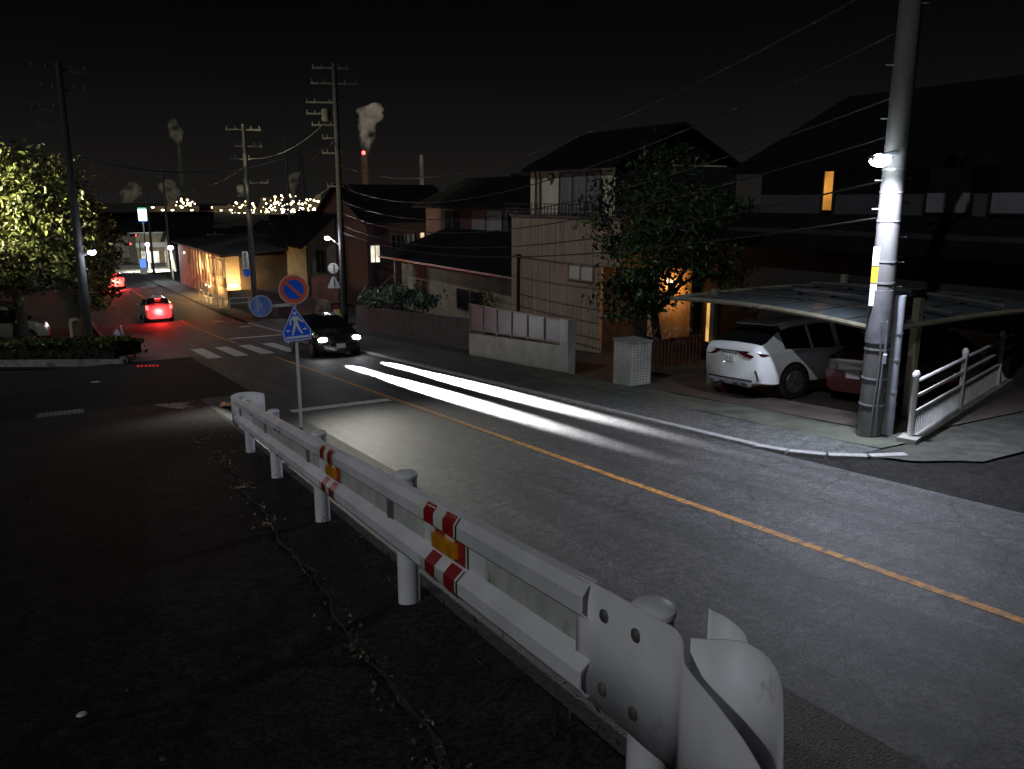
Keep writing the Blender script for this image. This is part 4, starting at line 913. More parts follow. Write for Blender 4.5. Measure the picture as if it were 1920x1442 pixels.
# left gate pillar, reflector post
t = thing('stone_post', 'stone gate post with a round cap at the foot of the leaning pole', 'pillar', (1.0, 42.2, zr(42)))
MB().box((1.0, 42.2, zr(42.2)+.58), (.36, .36, 1.2), .3).build('shaft', 'beige', t, bevel=.03); MB().ball((1.0, 42.2, zr(42.2)+1.2), (.2, .2, .13), 12).build('cap', 'beige', t, True)
t = thing('reflector_post', 'white roadside post with a diamond plate at the corner kerb', 'post', (2.75, 37.8, zr(37.8)))
MB().tube([(2.75, 37.8, zr(37.8)), (2.68, 37.8, zr(37.8)+.6)], .03, 8).build('pole', 'pole_white', t); MB().tube([(2.68, 37.8, zr(37.8)+.55), (2.6, 37.8, zr(37.8)+1.1)], .045, 8).build('sleeve', 'sign_white', t)
MB().plate((2.42, 37.75, zr(37.8)+.78), (.88, -.48, 0), [(0, -.24), (.16, 0), (0, .24), (-.16, 0)], .02).build('diamond_plate', 'sign_back', t)
# caution figure board by the middle pole: red cap, yellow body
t = thing('caution_figure', 'small child shaped caution board with red cap and yellow vest by the middle pole', 'sign', (14.45, 46.3, zr(46.3)))
cc = Vector((14.45, 46.3, zr(46.3)))
R2 = (-IMG_L.x, -IMG_L.y, 0)
MB().plate(cc, R2, [(-.2, 0), (.2, 0), (.27, .35), (.18, .68), (-.18, .68), (-.27, .35)], .03).build('yellow_body', 'yellow', t)
MB().plate(cc+Vector((-.01, -.03, 0)), R2, [(-.14, .66), (0, .22), (.14, .66), (.07, .66), (0, .42), (-.07, .66)], .02).build('white_vest_band', 'sign_white', t)
MB().plate(cc, R2, circ(.14, 16, 0, 0, .82), .03).build('red_cap', 'tape_red', t)
# guard fence and benches by the orange building
t = thing('barrier_fence', 'low pipe barrier along the far pavement before the orange building', 'fence', (10.7, 66, zr(66)))
m = MB()
for y in fr(60.5, 70.5, 5): MB().tube([(10.8, y, zr(y)), (10.8, y, zr(y)+.85)], .05, 6).build('post', 'pipe_white', t)
for z in (.45, .8): MB().tube([(10.8, 60.5, zr(60.5)+z), (10.8, 70.5, zr(70.5)+z)], .035, 6).build('rail', 'pipe_white', t)
t = thing('pipe_railing', 'low railing in front of the dark flat building front', 'fence', (13.5, 60.5, zr(60)))
m = MB()
for x in fr(11.2, 16.5, 4): m.tube([(x, 60.3, zr(60)), (x, 60.3, zr(60)+.8)], .045, 6)
for z in (.42, .78): m.tube([(11.2, 60.3, zr(60)+z), (16.5, 60.3, zr(60)+z)], .035, 6)
m.build('rails', 'pipe_white', t)
t = thing('board_fence', 'ochre board fence below the porch of the flat building', 'fence', (14, 63, zr(63)))
MB().b2((11.6, 63, zr(63)-.2), (17, 63.12, zr(63)+1.15)).build('boards', 'wood_light', t)
# drain grates
t = thing('drain_grate', 'long steel drain grate across the foot of the side road', 'drain grate', (2.75, 20.4, zr(20.4)))
m = MB()
for i in range(9): m.bar((2.1+.16*i, 21.3, zq(21.3)+.02-.006*i), (2.5+.16*i, 19.4, zr(19.4)+.05+.18-.02*i), .05, .03)
m.build('bars', 'concrete', t); m = MB(); m.add([(2.0, 21.4, zq(21.4)+.006), (3.5, 21.4, zr(21.4)+.006), (3.8, 19.2, zr(19.2)+.16), (2.3, 19.2, zr(19.2)+.26)], [(0, 3, 2, 1)]); m.build('pit', 'black', t)
t = thing('gully_grate', 'small square gully grate in the dark side road surface', 'drain grate', (0, 21.9, zr(21.9)))
m = MB()
for i in range(9): m.bar((-.4+.1*i, 21.6, zq(21.6)+.014), (-.38+.1*i, 22.4, zr(22.4)+.01), .035, .016)
m.build('bars', 'concrete', t); MB().add([(-.5, 21.5, zq(21.5)+.006), (.5, 21.5, zq(21.5)+.006), (.52, 22.5, zr(22.5)+.004), (-.48, 22.5, zr(22.5)+.004)], [(0, 1, 2, 3)]).build('pit', 'black', t)
# litter of dead leaves and pebbles along the rail foot: nobody could count it
rnd = random.Random(12); pts = []
for _ in range(260):
    y = rnd.uniform(.3, 11); x = railx(y)-.22-abs(rnd.gauss(0, .1))-.02*max(0, 4-y); pts.append((x, y, zq(y)+.012+.02*rnd.random()))
for yc in (1.2, 2.05, 2.2, 3.3, 4.6, 6.2, 8.0):
    for _ in range(30): y = yc+rnd.gauss(0, .09); x = railx(y)-.3-.012*max(0, 4-y)+rnd.gauss(0, .045); pts.append((x, y, zq(y)+.012+.02*rnd.random()))
for _ in range(160): y = rnd.uniform(10, 20); pts.append((railx(y)-.2+rnd.gauss(0, .35), y, zq(y)+.015))
for _ in range(60): y = rnd.uniform(1.5, 14); pts.append((rnd.uniform(-3, 1), y, zq(y)+.012))
c = MB(); c.add(*leaves(pts, .026, rnd, .6)); sett(c.build('leaf_litter', 'leaf_dead', origin=(0, 0, 0)), 'dry leaves and grit strewn along the foot of the guard rail', 'leaf litter', kind='stuff')
rnd = random.Random(14); pts = []
for _ in range(700):
    y = rnd.uniform(-1, 12); x = railx(y)+.12+rnd.gauss(0, .07); pts.append((x, y, zq(y)+.015+.05*rnd.random()**2))
c = MB(); c.add(*leaves(pts, .05, rnd, .14, -2)); sett(c.build('weeds', 'leaf_dark', origin=(0, 0, 0)), 'thin weeds growing between the guard rail posts', 'weeds', kind='stuff')
m = MB(); rnd = random.Random(15)
y_ = fr(-.2, 11, 150); vs = []
for y in y_:
    xc = railx(y)-.29-.012*max(0, 4-y)+.025*sin(y*3.1)+.012*sin(y*11); w_ = .004+.011*abs(rnd.gauss(0, .6))
    vs += [(xc-w_, y, zq(y)+.006), (xc, y, zq(y)+.014), (xc+w_, y, zq(y)+.006)]
m.add(vs, [(3*i+j, 3*i+j+1, 3*i+4+j, 3*i+3+j) for i in range(150) for j in (0, 1)])
sett(m.build('asphalt_edge_ridge', 'earth'), kind='structure')
for i, (x, y) in enumerate(((.42, 2.2), (-.05, 3.4), (1.05, 27.8), (-.6, 5.0))):
    z = zq(y); m = MB(); m.ball((x, y, z+.012), (.022 if y < 20 else .14, .017 if y < 20 else .1, .01), 8)
    sett(m.build('litter_scrap', 'sign_back', smooth=True), ('pale pebble near the bottom of the dark side road', 'pale scrap farther up the dark side road', 'small white plate on the junction asphalt', 'pale scrap at the far left of the side road')[i], 'scrap')
t = thing('red_glow_dashes', 'row of small red glowing road studs at the junction corner', 'road stud', (2.8, 31.1, zr(31)))
m = MB()
for i in range(6): m.box((2.55+.12*i, 31.1-.05*i, zr(31)+.03), (.06, .1, .04))
m.build('dashes', 'tail_dim', t)  # row of small boxes that glow red on their own

# ------------------------------------------------------------------ pipe fence at the right
t = thing('pipe_fence', 'white pipe fence with a barred lower panel leading off at the right edge', 'fence', (13, 8.6, zr(8.6)))
FA = Vector((12.25, 8.35, 0)); FD = Vector((.95, .315, 0))*2.85/.93
def fz(s): return zr(8.6)-.0+.0*s
for i in range(5):
    p = FA+FD*i*.93; m = MB(); m.lathe((p.x, p.y, fz(i)), [(.05, 0), (.05, 1.12), (.06, 1.14), (.06, 1.2), (.035, 1.25)], 12); m.build('post', 'pipe_white', t, True)
a = FA; b = FA+FD*3.72
for z, r in ((1.06, .032), (.8, .03), (.53, .028), (.09, .028)): MB().tube([a+Vector((0, 0, fz(0)+z)), b+Vector((0, 0, fz(0)+z))], r, 8).build('rail', 'pipe_white', t, True)
m = MB(); n = 124
for i in range(1, n): p = a.lerp(b, i/n); m.bar((p.x, p.y, fz(0)+.09), (p.x, p.y, fz(0)+.53), .016, .016)
m.build('bars', 'pipe_white', t)
m = MB(); m.bar(a+Vector((-.1, -.05, fz(0)-.03)), b+Vector((0, 0, fz(0)-.05)), .22, .22); m.build('concrete_base', 'concrete', t)
MB().box((a.x-.05, a.y-.03, fz(0)+.02), (.36, .3, .26), .34).build('end_block', 'concrete', t)
t = thing('sheet_wall', 'olive grey sheet wall behind the white pipe fence', 'wall', (18.5, 11.5, zr(11)))
m = MB(); m.b2((18.2, 10.6, -1.2), (18.3, 11.75, .42)); m.build('panel', 'alu_olive', t)
# ------------------------------------------------------------------ carport
cp = thing('carport', 'carport with a thin curved frame and pale translucent roof panels over the white car', 'carport', (15, 12, zr(12)))
def cz(u): return 1.07+.11*sin(pi*min(1, max(0, u)))
def cxf(v): return 12.75+v*6.5
yv = fr(0, 1, 12)
def CP(u, v): return Vector((cxf(v), 15.1-u*5.7, cz(u)+.35*v*(1-v)))
m = MB()
m.tube([CP(u, 0) for u in yv], .05, 8); m.tube([CP(u, 1) for u in yv], .05, 8); m.tube([CP(0, v) for v in yv], .045, 8); m.tube([CP(1, v) for v in yv], .05, 8)
m.build('edge_frame', 'alu_olive', cp, True)
m = MB()
for u in (.17, .34, .5, .67, .83): m.tube([CP(u, v)+Vector((0, 0, .015)) for v in yv], .024, 6)
for v in (.2, .4, .6, .8): m.tube([CP(u, v)+Vector((0, 0, .015)) for u in yv], .024, 6)
m.build('ribs', 'frame', cp, True)
m = MB(); m.tube([CP(u, .3)+Vector((0, 0, .1)) for u in yv[4:]], .045, 8); m.tube([CP(u, .55)+Vector((0, 0, .12)) for u in yv[2:]], .045, 8); m.build('top_beam', 'alu', cp, True)
m = MB(); nv = 12
vs = [CP(i/nv, j/nv) for j in range(nv+1) for i in range(nv+1)]
m.add(vs, [(j*(nv+1)+i, j*(nv+1)+i+1, (j+1)*(nv+1)+i+1, (j+1)*(nv+1)+i) for j in range(nv) for i in range(nv)]); m.build('roof_panels', 'polycarb', cp, True)
for x, y, h_ in ((13.95, 9.62, 1.56), (13.9, 14.9, 1.25), (18.4, 9.6, 1.4), (18.4, 14.9, 1.4)):
    MB().b2((x-.07, y-.07, zr(y)-.2), (x+.07, y+.07, h_)).build('post', 'alu_olive', cp, bevel=.01)
# ------------------------------------------------------------------ cars
def lerp_t(tab, x):
    if x <= tab[0][0]: return tab[0][1]
    for (a, b), (c, d) in zip(tab[:-1], tab[1:]):
        if x <= c: t = (x-a)/(c-a); t = t*t*(3-2*t)*.5+t*.5; return b+(d-b)*t
    return tab[-1][1]
def halfmesh(m, sg):
    h = MB()
    for f in m.f:
        q = [m.v[i] for i in f]
        if sum(p[1] for p in q)*sg > 0: h.add(q, [tuple(range(len(q)))])
    return h
def car(label, cat, paint, L, wt, zb, belt, roof, glass_x, rear_g, front_g, wheels, wr=.34, group=None, name='parked_car', tail=None, head=None, pl=None, pillars=(), plate_z=.82, rearfn=None, lampz=(.8, .95)):
    t = thing(name, label, cat, (0, 0, 0), group)
    NX = 64; ring = []
    for i in range(NX+1):
        x = L*i/NX; w = lerp_t(wt, x); z0 = zb(x) if callable(zb) else zb; zt = lerp_t(roof, x); bl = min(lerp_t(belt, x), zt-.03); f = min(1, max(0, (zt-bl)/.45)); wrf = .94*w-.25*w*f
        cp_ = [(0, z0), (.75*w, z0), (.95*w, z0+.07), (w, z0+.28), (w, (z0+bl)/2+.1), (.975*w, bl-.05), (.945*w, bl), (wrf+.03*f, bl+(zt-bl)*.8), (wrf-.04, zt-.025*f-.01), (wrf*.6, zt), (0, zt+.012)]
        ring.append([(x, y, z) for y, z in cp_])
    K = 11; parts = {'body': MB(), 'side_window': MB(), 'rear_window': MB(), 'windscreen': MB()}
    idx = []
    def put(nm, q):
        m = parts[nm]; m.add(q, [tuple(range(len(q)))])
    for i in range(NX):
        xm = L*(i+.5)/NX
        for j in range(K-1):
            nm = 'body'
            if j == 6 and glass_x[0] < xm < glass_x[1] and not any(abs(xm-p) < L/NX*.9 for p in pillars): nm = 'side_window'
            if j >= 7 and rear_g and rear_g[0] < xm < rear_g[1]: nm = 'rear_window'
            if j >= 7 and front_g[0] < xm < front_g[1]: nm = 'windscreen'
            a, b, c_, d = ring[i][j], ring[i+1][j], ring[i+1][j+1], ring[i][j+1]
            put(nm, [a, b, c_, d][::-1] if False else [d, c_, b, a])
            mir = lambda p: (p[0], -p[1], p[2])
            put(nm, [mir(a), mir(b), mir(c_), mir(d)])
    for e_ in (0, NX):
        r = ring[e_]; lp = [p for p in r]+[(p[0], -p[1], p[2]) for p in reversed(r[1:-1])]
        parts['body'].add(lp, [tuple(range(len(lp))) if e_ else tuple(reversed(range(len(lp))))])
    for nm, m0 in parts.items():
        if not m0.v: continue
        for m in ([m0] if nm != 'side_window' else [halfmesh(m0, 1), halfmesh(m0, -1)]):
            o = m.build(nm, paint if nm == 'body' else 'glassdark', t); me = o.data
            bm = bmesh.new(); bm.from_mesh(me); bmesh.ops.remove_doubles(bm, verts=bm.verts, dist=.0005); bmesh.ops.recalc_face_normals(bm, faces=bm.faces); bm.to_mesh(me); bm.free()
            me.polygons.foreach_set('use_smooth', [True]*len(me.polygons))
            try: me.set_sharp_from_angle(angle=radians(50))
            except Exception: pass
    for x in wheels:
        w = lerp_t(wt, x)
        for s in (-1, 1):
            ar = MB(); vs = [(x+(wr+.055)*cos(2*pi*k_/28), s*(w+.004), wr+.01+(wr+.055)*sin(2*pi*k_/28)) for k_ in range(28)]; ar.add(vs, [tuple(range(28))]); ar.build('arch_shade_disc', 'black', t)  # flat black disc, the wheel well's shade drawn on the body side
            ty = MB(); y0, y1 = s*(w-.2), s*(w+.018)
            ty.tube([(x, y0, wr), (x, y0+(y1-y0)*.1, wr), (x, y0+(y1-y0)*.9, wr), (x, y1, wr)], [wr*.93, wr, wr, wr*.93], 26); wo_ = ty.build('wheel', 'rubber', t, True)
            ri = MB(); ri.tube([(x, y1-s*.01, wr), (x, y1+s*.008, wr)], [wr*.68, wr*.64], 22)
            for k_ in range(5): a_ = 2*pi*k_/5; ri.bar((x, y1+s*.014, wr), (x+wr*.6*cos(a_), y1+s*.014, wr+wr*.6*sin(a_)), .02, .06)
            ri.build('rim', 'alu', wo_)
    for s in (-1, 1):
        x = glass_x[1]-.25; w = lerp_t(wt, x); mm = MB(); mm.ball((x, s*(w+.1), lerp_t(belt, x)+.07), (.07, .11, .075), 10); mm.build('wing_mirror', paint, t, True)
    return t
def tailcar_lamps(t, w, z, mt, L=0):
    for s in (-1, 1):
        m = MB(); m.add([(.1, s*w*.99, z+.1), (-.015, s*w*.86, z+.11), (-.02, s*w*.5, z+.08), (-.02, s*w*.5, z+.0), (-.015, s*w*.86, z-.03), (.1, s*w*.99, z-.02), (.2, s*w*.9, z+.03)],
              [(0, 1, 4, 5), (1, 2, 3, 4), (0, 5, 6)] if s < 0 else [(5, 4, 1, 0), (4, 3, 2, 1), (6, 5, 0)]); m.build('tail_lamp', mt, t)
def plate_on(t, x, z, face_dir, txt, w=.33, h=.165):
    m = MB(); m.box((x, 0, z), (.014, w, h)); p = m.build('number_plate', 'plate', t, bevel=.004)
    M = Matrix.Translation((x+face_dir*.009, 0, z-.015)) @ Matrix(((0, 0, face_dir, 0), (face_dir, 0, 0, 0), (0, 1, 0, 0), (0, 0, 0, 1)))
    if txt: text_mesh(txt, .12, 'plate_ink', p, M, 'plate_number')
    return p
# white SUV, tail to the road
suv = car('white coupe style sport utility car parked tail out under the carport', 'car', 'car_white', 4.7, [(0, .80), (.1, .9), (.35, .955), (2.4, .97), (3.9, .955), (4.5, .86), (4.7, .68)], lambda x: .34-.06*min(1, x/.4),
          [(0, 1.06), (.8, 1.08), (3.2, 1.0), (4.7, .72)], [(0, 1.10), (.04, 1.17), (.1, 1.21), (.16, 1.225), (.82, 1.57), (1.05, 1.64), (1.9, 1.70), (2.6, 1.67), (3.1, 1.48), (3.7, 1.08), (4.3, .98), (4.6, .84), (4.7, .62)],
          (.72, 3.15), (.17, .80), (3.0, 3.62), (.95, 3.72), .37, pillars=(1.5, 2.3), name='white_suv')
for s in (-1, 1):      # slim dark red lamps reaching round the corners
    m = MB(); P = [(.24, 1.06), (.5, 1.07), (.74, 1.055), (.79, 1.04), (.79, .975), (.7, .935), (.5, .945), (.34, 1.0)]
    vs = [(-.022+(.0 if y < .74 else .05), s*y, z) for y, z in P]+[(.08, s*y, z) for y, z in P]; n = len(P)
    f = [tuple(range(n)), *[(i, n+i, n+(i+1) % n, (i+1) % n) for i in range(n)]]
    m.add(vs, [tuple(reversed(q_)) for q_ in f] if s > 0 else f)
    m.add([(.03, s*.80, 1.04), (.03, s*.80, .975), (.12, s*.925, 1.03), (.12, s*.925, .985), (.3, s*.962, 1.0)], [(0, 1, 3, 2), (2, 3, 4)])
    m.build('tail_lamp', 'lens_red', suv)
    m = MB(); m.bar((.0, s*.80, .68), (.03, s*.86, .46), .02, .03); m.build('bumper_vent', 'black', suv)
    m = MB(); m.box((-.03, s*.52, .335), (.06, .2, .075)); m.build('exhaust_trim', 'chrome', suv, bevel=.012)
m = MB(); m.b2((-.016, -.3, 1.045), (.05, .3, 1.062)); m.build('boot_seam', 'black', suv)
m = MB(); m.b2((-.03, -.66, .30), (.12, .66, .43)); m.build('rear_diffuser', 'steel', suv, bevel=.03)
m = MB(); m.b2((-.02, -.7, .42), (.1, .7, .455)); m.build('bumper_strip', 'black', suv)
for s in (-.22, .22): MB().b2((-.04, s-.06, .32), (-.02, s+.06, .36)).build('diffuser_slot', 'black', suv)
m = MB(); m.add([(.98, -.64, 1.59), (.98, .64, 1.59), (.70, .60, 1.56), (.70, -.60, 1.56), (.98, -.64, 1.645), (.98, .64, 1.645), (.70, .60, 1.59), (.70, -.60, 1.59), (.9, 0, 1.6)], [(0, 3, 2, 1), (4, 5, 6, 7), (3, 7, 6, 2), (0, 4, 7, 3), (1, 2, 6, 5)]); m.build('roof_spoiler', 'car_white', suv)
plate_on(suv, -.018, .90, -1, '21-51')
MB().b2((-.03, -.26, 1.0), (.0, .26, 1.02)).build('boot_handle', 'chrome', suv)
SVY = 13.25
suv.location = (12.95, SVY, zr(SVY)+.06); suv.rotation_euler = (radians(-4.3)*-1*-1, 0, radians(-3))
# red car beside it
rc = car('dark red car deep in the carport shadow beside the white car', 'car', 'car_red', 4.2, [(0, .68), (.15, .8), (.5, .84), (3.6, .84), (4.2, .66)], .24, [(0, .85), (3.2, .92), (4.2, .7)],
         [(0, .92), (.3, .98), (.9, 1.38), (1.8, 1.45), (2.5, 1.38), (3.1, .98), (3.9, .85), (4.2, .6)], (.75, 2.8), (.42, .88), (2.6, 3.05), (.75, 3.35), .31, name='red_car')
tailcar_lamps(rc, .78, .72, 'lens_red'); plate_on(rc, -.012, .62, -1, '')
rc.location = (14.15, 11.0, zr(11)+.06); rc.rotation_euler = (radians(-4.3), 0, 0)
# oncoming car with its lamps on
oc = car('silver car coming up the right lane with blazing white headlamps', 'car', 'car_black', 4.1, [(0, .66), (.2, .8), (.6, .84), (3.5, .84), (3.9, .78), (4.1, .62)], .22, [(0, .9), (3.0, .95), (4.1, .72)],
         [(0, .95), (.25, 1.05), (.7, 1.42), (1.8, 1.48), (2.4, 1.42), (3.1, 1.0), (3.8, .86), (4.05, .7), (4.1, .55)], (.6, 2.8), (.3, .68), (2.45, 3.05), (.7, 3.3), .31, name='oncoming_car')
oc['label'] = 'dark car coming up the right lane with blazing white headlamps'
for s in (-1, 1):
    m = MB(); m.ball((4.0, s*.6, .66), (.1, .17, .085), 14); m.build('headlamp', 'head', oc, True)
m = MB(); m.b2((4.06, -.36, .42), (4.12, .36, .6)); m.build('grille', 'black', oc, bevel=.02)
plate_on(oc, 4.125, .42, 1, '')
OCY = 28.3; tilt = atan2(.076, 1)
oc.location = (8.95, OCY+4.1, zr(OCY+4.1)); oc.rotation_euler = (0, -tilt, radians(-90))
# cars with red tail lamps going down
def pass_profile(label, paint, name, lamps, group=None):
    c = car(label, 'car', paint, 4.0, [(0, .70), (.15, .8), (.5, .83), (3.5, .83), (4.0, .66)], .24, [(0, .9), (3.2, .95), (4.0, .7)],
        [(0, .98), (.12, 1.1), (.5, 1.46), (1.8, 1.52), (2.4, 1.45), (3.1, 1.0), (3.8, .85), (4.0, .6)], (.5, 2.75), (.16, .48), (2.5, 3.05), (.7, 3.25), .31, name=name, group=group)
    for s in (-1, 1):
        m = MB(); m.box((-.005, s*.66, .93), (.06, .16, .24)); m.build('tail_lamp', lamps, c, bevel=.02)
    m = MB(); m.box((.3, 0, 1.43), (.05, .3, .03)); m.build('brake_lamp', lamps, c)
    plate_on(c, -.012, .68, -1, ''); return c
bc = pass_profile('small car braking in the left lane below the crossing with bright red lamps', 'car_silver', 'braking_car', 'tail')
bc.location = (5.9, 54.0, zr(54)); bc.rotation_euler = (0, atan2(.05, 1), radians(90))
for i, (x, y, lb) in enumerate(((6.0, 88, 'nearest car of the queue at the bottom of the hill, red lamps lit'), (5.7, 96, 'middle car of the queue at the bottom of the hill, red lamps lit'), (6.0, 104.5, 'farthest car of the queue at the bottom of the hill, red lamps lit'))):
    c = dup(bc, loc=(x, y, zr(y)), label=lb); c.name = 'queued_car'; c['group'] = 'cars queuing at the bottom of the hill'; c.rotation_euler = (0, atan2(.03, 1), radians(90))
# parked van by the tree
pv = car('pale olive van parked behind the big tree trunk at the left edge', 'van', 'car_olive', 4.2, [(0, .72), (.15, .8), (.5, .83), (3.7, .83), (4.2, .66)], .24, [(0, .98), (3.2, 1.0), (4.2, .8)],
         [(0, 1.1), (.1, 1.6), (.4, 1.75), (2.4, 1.78), (2.9, 1.68), (3.5, 1.08), (4.0, .92), (4.2, .6)], (.4, 3.2), (.05, .2), (2.9, 3.45), (.75, 3.4), .32, name='parked_van')
pv.location = (-4.2, 47.4, zr(47.4)+.1); pv.rotation_euler = (0, 0, radians(-6))

# ------------------------------------------------------------------ far traffic signals, street lamps
def signal(x, y, z, label, cross=False):
    t = thing('traffic_signal', label, 'traffic light', (x, y, zr(y)))
    MB().tube([(x+1.6, y, zr(y)), (x+1.6, y, z+.4)], .09, 8).build('pole', 'pole_dark', t); MB().tube([(x+1.6, y, z+.2), (x, y, z+.2)], .05, 6).build('arm', 'pole_dark', t)
    MB().box((x, y, z), (1.25, .25, .45), radians(-12)).build('housing', 'pole_dark', t, bevel=.1)
    for i in range(3): MB().ball((x-.38+.38*i, y-.16-.0*i, z), (.17, .06, .17), 12).build('lamp', 'tl_red' if i == 2 else 'tl_off', t)
signal(9.6-.4, 140, -1.7, 'red traffic light among the dark tree branches at the left'); signal(11.6, 138, -3.1, 'lower red traffic light beside the street lamp'); signal(13.4, 148, -2.2, 'small dim red traffic light under the square shop sign'); signal(55.5, 170, -.9, 'red traffic light by the narrow shop sign')
def street_lamp(x, y, z, label, mt='lamp_far', r=.24, group=None):
    t = thing('street_lamp', label, 'street lamp', (x, y, zr(y)), group)
    MB().tube([(x, y, zr(y)), (x, y, z)], [.1, .06], 8).build('pole', 'pole_white', t, True); MB().ball((x, y, z+r*.8), (r*1.2, r, r), 10).build('lamp', mt, t, True)
street_lamp(12.6, 122, -2.7, 'street lamp shining over the bright far street corner'); street_lamp(12.3, 97, -1.9, 'slim street lamp at the far end of the orange building'); street_lamp(43.6, 158, -3.6, 'round white street lamp below the narrow shop sign', r=.42); street_lamp(62, 260, -5, 'small white lamp in front of the long factory hall', r=.35)
o = light('corner_lamp_light', 'SPOT', (12.6, 121, -2.9), 14000, (1., .95, .78), shadow_soft_size=.3, spot_size=radians(150), spot_blend=.4); aim(o, (.1, .55, -1))
light('far_lamp_light', 'POINT', (11.9, 96.5, -2.1), 600, (.85, .93, 1.), shadow_soft_size=.2)
light('gable_lamp_light', 'POINT', (43.6, 157, -3.4), 1500, (.9, .95, 1.), shadow_soft_size=.3)
light('shop_sign_light', 'POINT', (17.4, 172, .5), 1500, (.85, 1., .95), shadow_soft_size=.8)

# ------------------------------------------------------------------ industrial plain
ZP = zr(399)
def stack(x, y, zt, r0, r1, mt, label, bands=None, name='chimney'):
    t = thing(name, label, 'chimney', (x, y, ZP)); n = 8
    for i in range(n):
        a, b = i/n, (i+1)/n; ra, rb = r0+(r1-r0)*a, r0+(r1-r0)*b
        mm = MB().lathe((x, y, 0), [(ra, ZP+(zt-ZP)*a), (rb, ZP+(zt-ZP)*b)], 14)
        if bands is None and i == 0:
            MB().lathe((x, y, 0), [(r0, ZP), (r1, zt)], 14).build('shaft', mt, t, True); break
        mm.build('shaft_band', bands[i % 2], t, True)
    return t
mat('far_beige', (.5, .42, .3), .9); mat('far_red', (.35, .1, .04), .9); mat('far_grey', (.12, .12, .13), .9)
emit('stack_glow', (.9, .68, .42), .035, .05); emit('stack_red_glow', (.8, .25, .08), .03, .05); emit('stack_pale_glow', (1., .8, .5), .06, .03); emit('tower_dim_glow', (.7, .75, .45), .018, .05); emit('lattice_dim_glow', (.3, .35, .4), .008)  # chimneys and mast glow on their own, plant light put into colour
def lattice(x, y, zt, w0, w1, mt, label, lv=9):
    t = thing('lattice_tower', label, 'tower', (x, y, ZP)); m = MB(); th = .5
    for i in range(lv):
        a, b = i/lv, (i+1)/lv; za, zb_ = ZP+(zt-ZP)*a, ZP+(zt-ZP)*b; wa, wb = (w0+(w1-w0)*a)/2, (w0+(w1-w0)*b)/2
        for sx_ in (-1, 1):
            for sy_ in (-1, 1): m.bar((x+sx_*wa, y+sy_*wa, za), (x+sx_*wb, y+sy_*wb, zb_), th, th)
            m.bar((x+sx_*wa, y-wa, za), (x-sx_*wb, y-wb, zb_), th*.7, th*.7)
        m.bar((x-wa, y-wa, za), (x+wa, y-wa, za), th*.7, th*.7); m.bar((x-wa, y-wa, za), (x-wa, y+wa, za), th*.7, th*.7); m.bar((x+wa, y-wa, za), (x+wa, y+wa, za), th*.7, th*.7)
    m.build('frame', mt, t); return t
c1 = lattice(350, 985, 48, 17, 7, 'stack_red_glow', 'red steel frame chimney with red warning lights and a tall steam plume'); WL[c1.name] = Vector((350, 985, ZP))
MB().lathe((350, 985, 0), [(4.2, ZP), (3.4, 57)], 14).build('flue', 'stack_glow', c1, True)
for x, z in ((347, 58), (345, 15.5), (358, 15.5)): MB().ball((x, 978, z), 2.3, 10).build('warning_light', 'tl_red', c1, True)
stack(158, 1096, 69, 3.4, 1.7, 'tower_dim_glow', 'thin pale chimney with a puff of steam above the town')
stack(411, 955, 56, 2.7, 2.0, 'stack_pale_glow', 'plain pale chimney standing alone at the right')
lattice(283, 1022, 60, 13, 2.5, 'lattice_dim_glow', 'dim bluish lattice mast left of the middle pole')
stack(271, 1024, 8, 3.2, 2.6, 'stack_pale_glow', 'short pale stack with a bent wisp of steam')
def plume(label, pts, mt, name='steam_plume', seed=1):
    rnd = random.Random(seed); m = MB()
    P = crsp([Vector(p[:3]) for p in pts], 3); R = crsp([(p[3],) for p in pts], 3); n = 20; vs = []
    for i, p in enumerate(P):
        for j in range(n):
            a = 2*pi*j/n; r = R[i][0]*(1+.22*sin(3*a+i*1.1+seed)+.16*sin(5*a-i*.8)+rnd.uniform(-.1, .1)); vs.append((p[0]+r*cos(a), p[1]+r*sin(a), p[2]))
    k = len(P); m.add(vs, [(i*n+j, i*n+(j+1) % n, (i+1)*n+(j+1) % n, (i+1)*n+j) for i in range(k-1) for j in range(n)]+[tuple(reversed(range(n))), tuple((k-1)*n+j for j in range(n))])
    return sett(m.build(name, mt, smooth=True), label, 'steam')
plume('tall billowing steam plume rising from the red chimney', [(351, 985, 56, 3), (353, 985, 66, 6), (354, 985, 78, 9), (356, 985, 90, 9.5), (358, 985, 98, 13), (362, 985, 108, 14), (367, 985, 116, 5)], 'steam_big', seed=2)
plume('small steam puff above the thin pale chimney', [(158, 1096, 69, 3), (156, 1096, 78, 8), (154, 1096, 90, 6), (155, 1096, 98, 2)], 'steam_small', seed=3)
plume('bent wisp of steam from the short stack', [(271, 1024, 8, 3), (272, 1024, 20, 5), (274, 1024, 31, 7), (281, 1024, 36, 3)], 'steam_small', seed=4)
plume('faint steam cloud low over the factory lights at the left', [(142, 1090, -2, 5), (144, 1090, 10, 9), (141, 1090, 20, 10), (143, 1090, 27, 4)], 'steam_small', seed=5)
plume('greenish steam puff behind the far street poles', [(96, 1100, 0, 5), (100, 1100, 10, 10), (104, 1100, 18, 9), (103, 1100, 24, 3)], 'steam_small', seed=6)
hall = thing('factory_hall', 'long lit factory hall on the plain with rows of bright windows', 'factory', (175, 1070, ZP))
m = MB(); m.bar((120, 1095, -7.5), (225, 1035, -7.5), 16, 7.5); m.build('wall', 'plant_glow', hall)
for i in range(11):
    p = Vector((122, 1085, -5.2)).lerp(Vector((222, 1028, -5.2)), i/10.); MB().ball((p.x, p.y, p.z-(3.2 if i % 3 else 0)), (1.9, 1.9, .9), 8).build('lit_window', 'spot_white', hall)
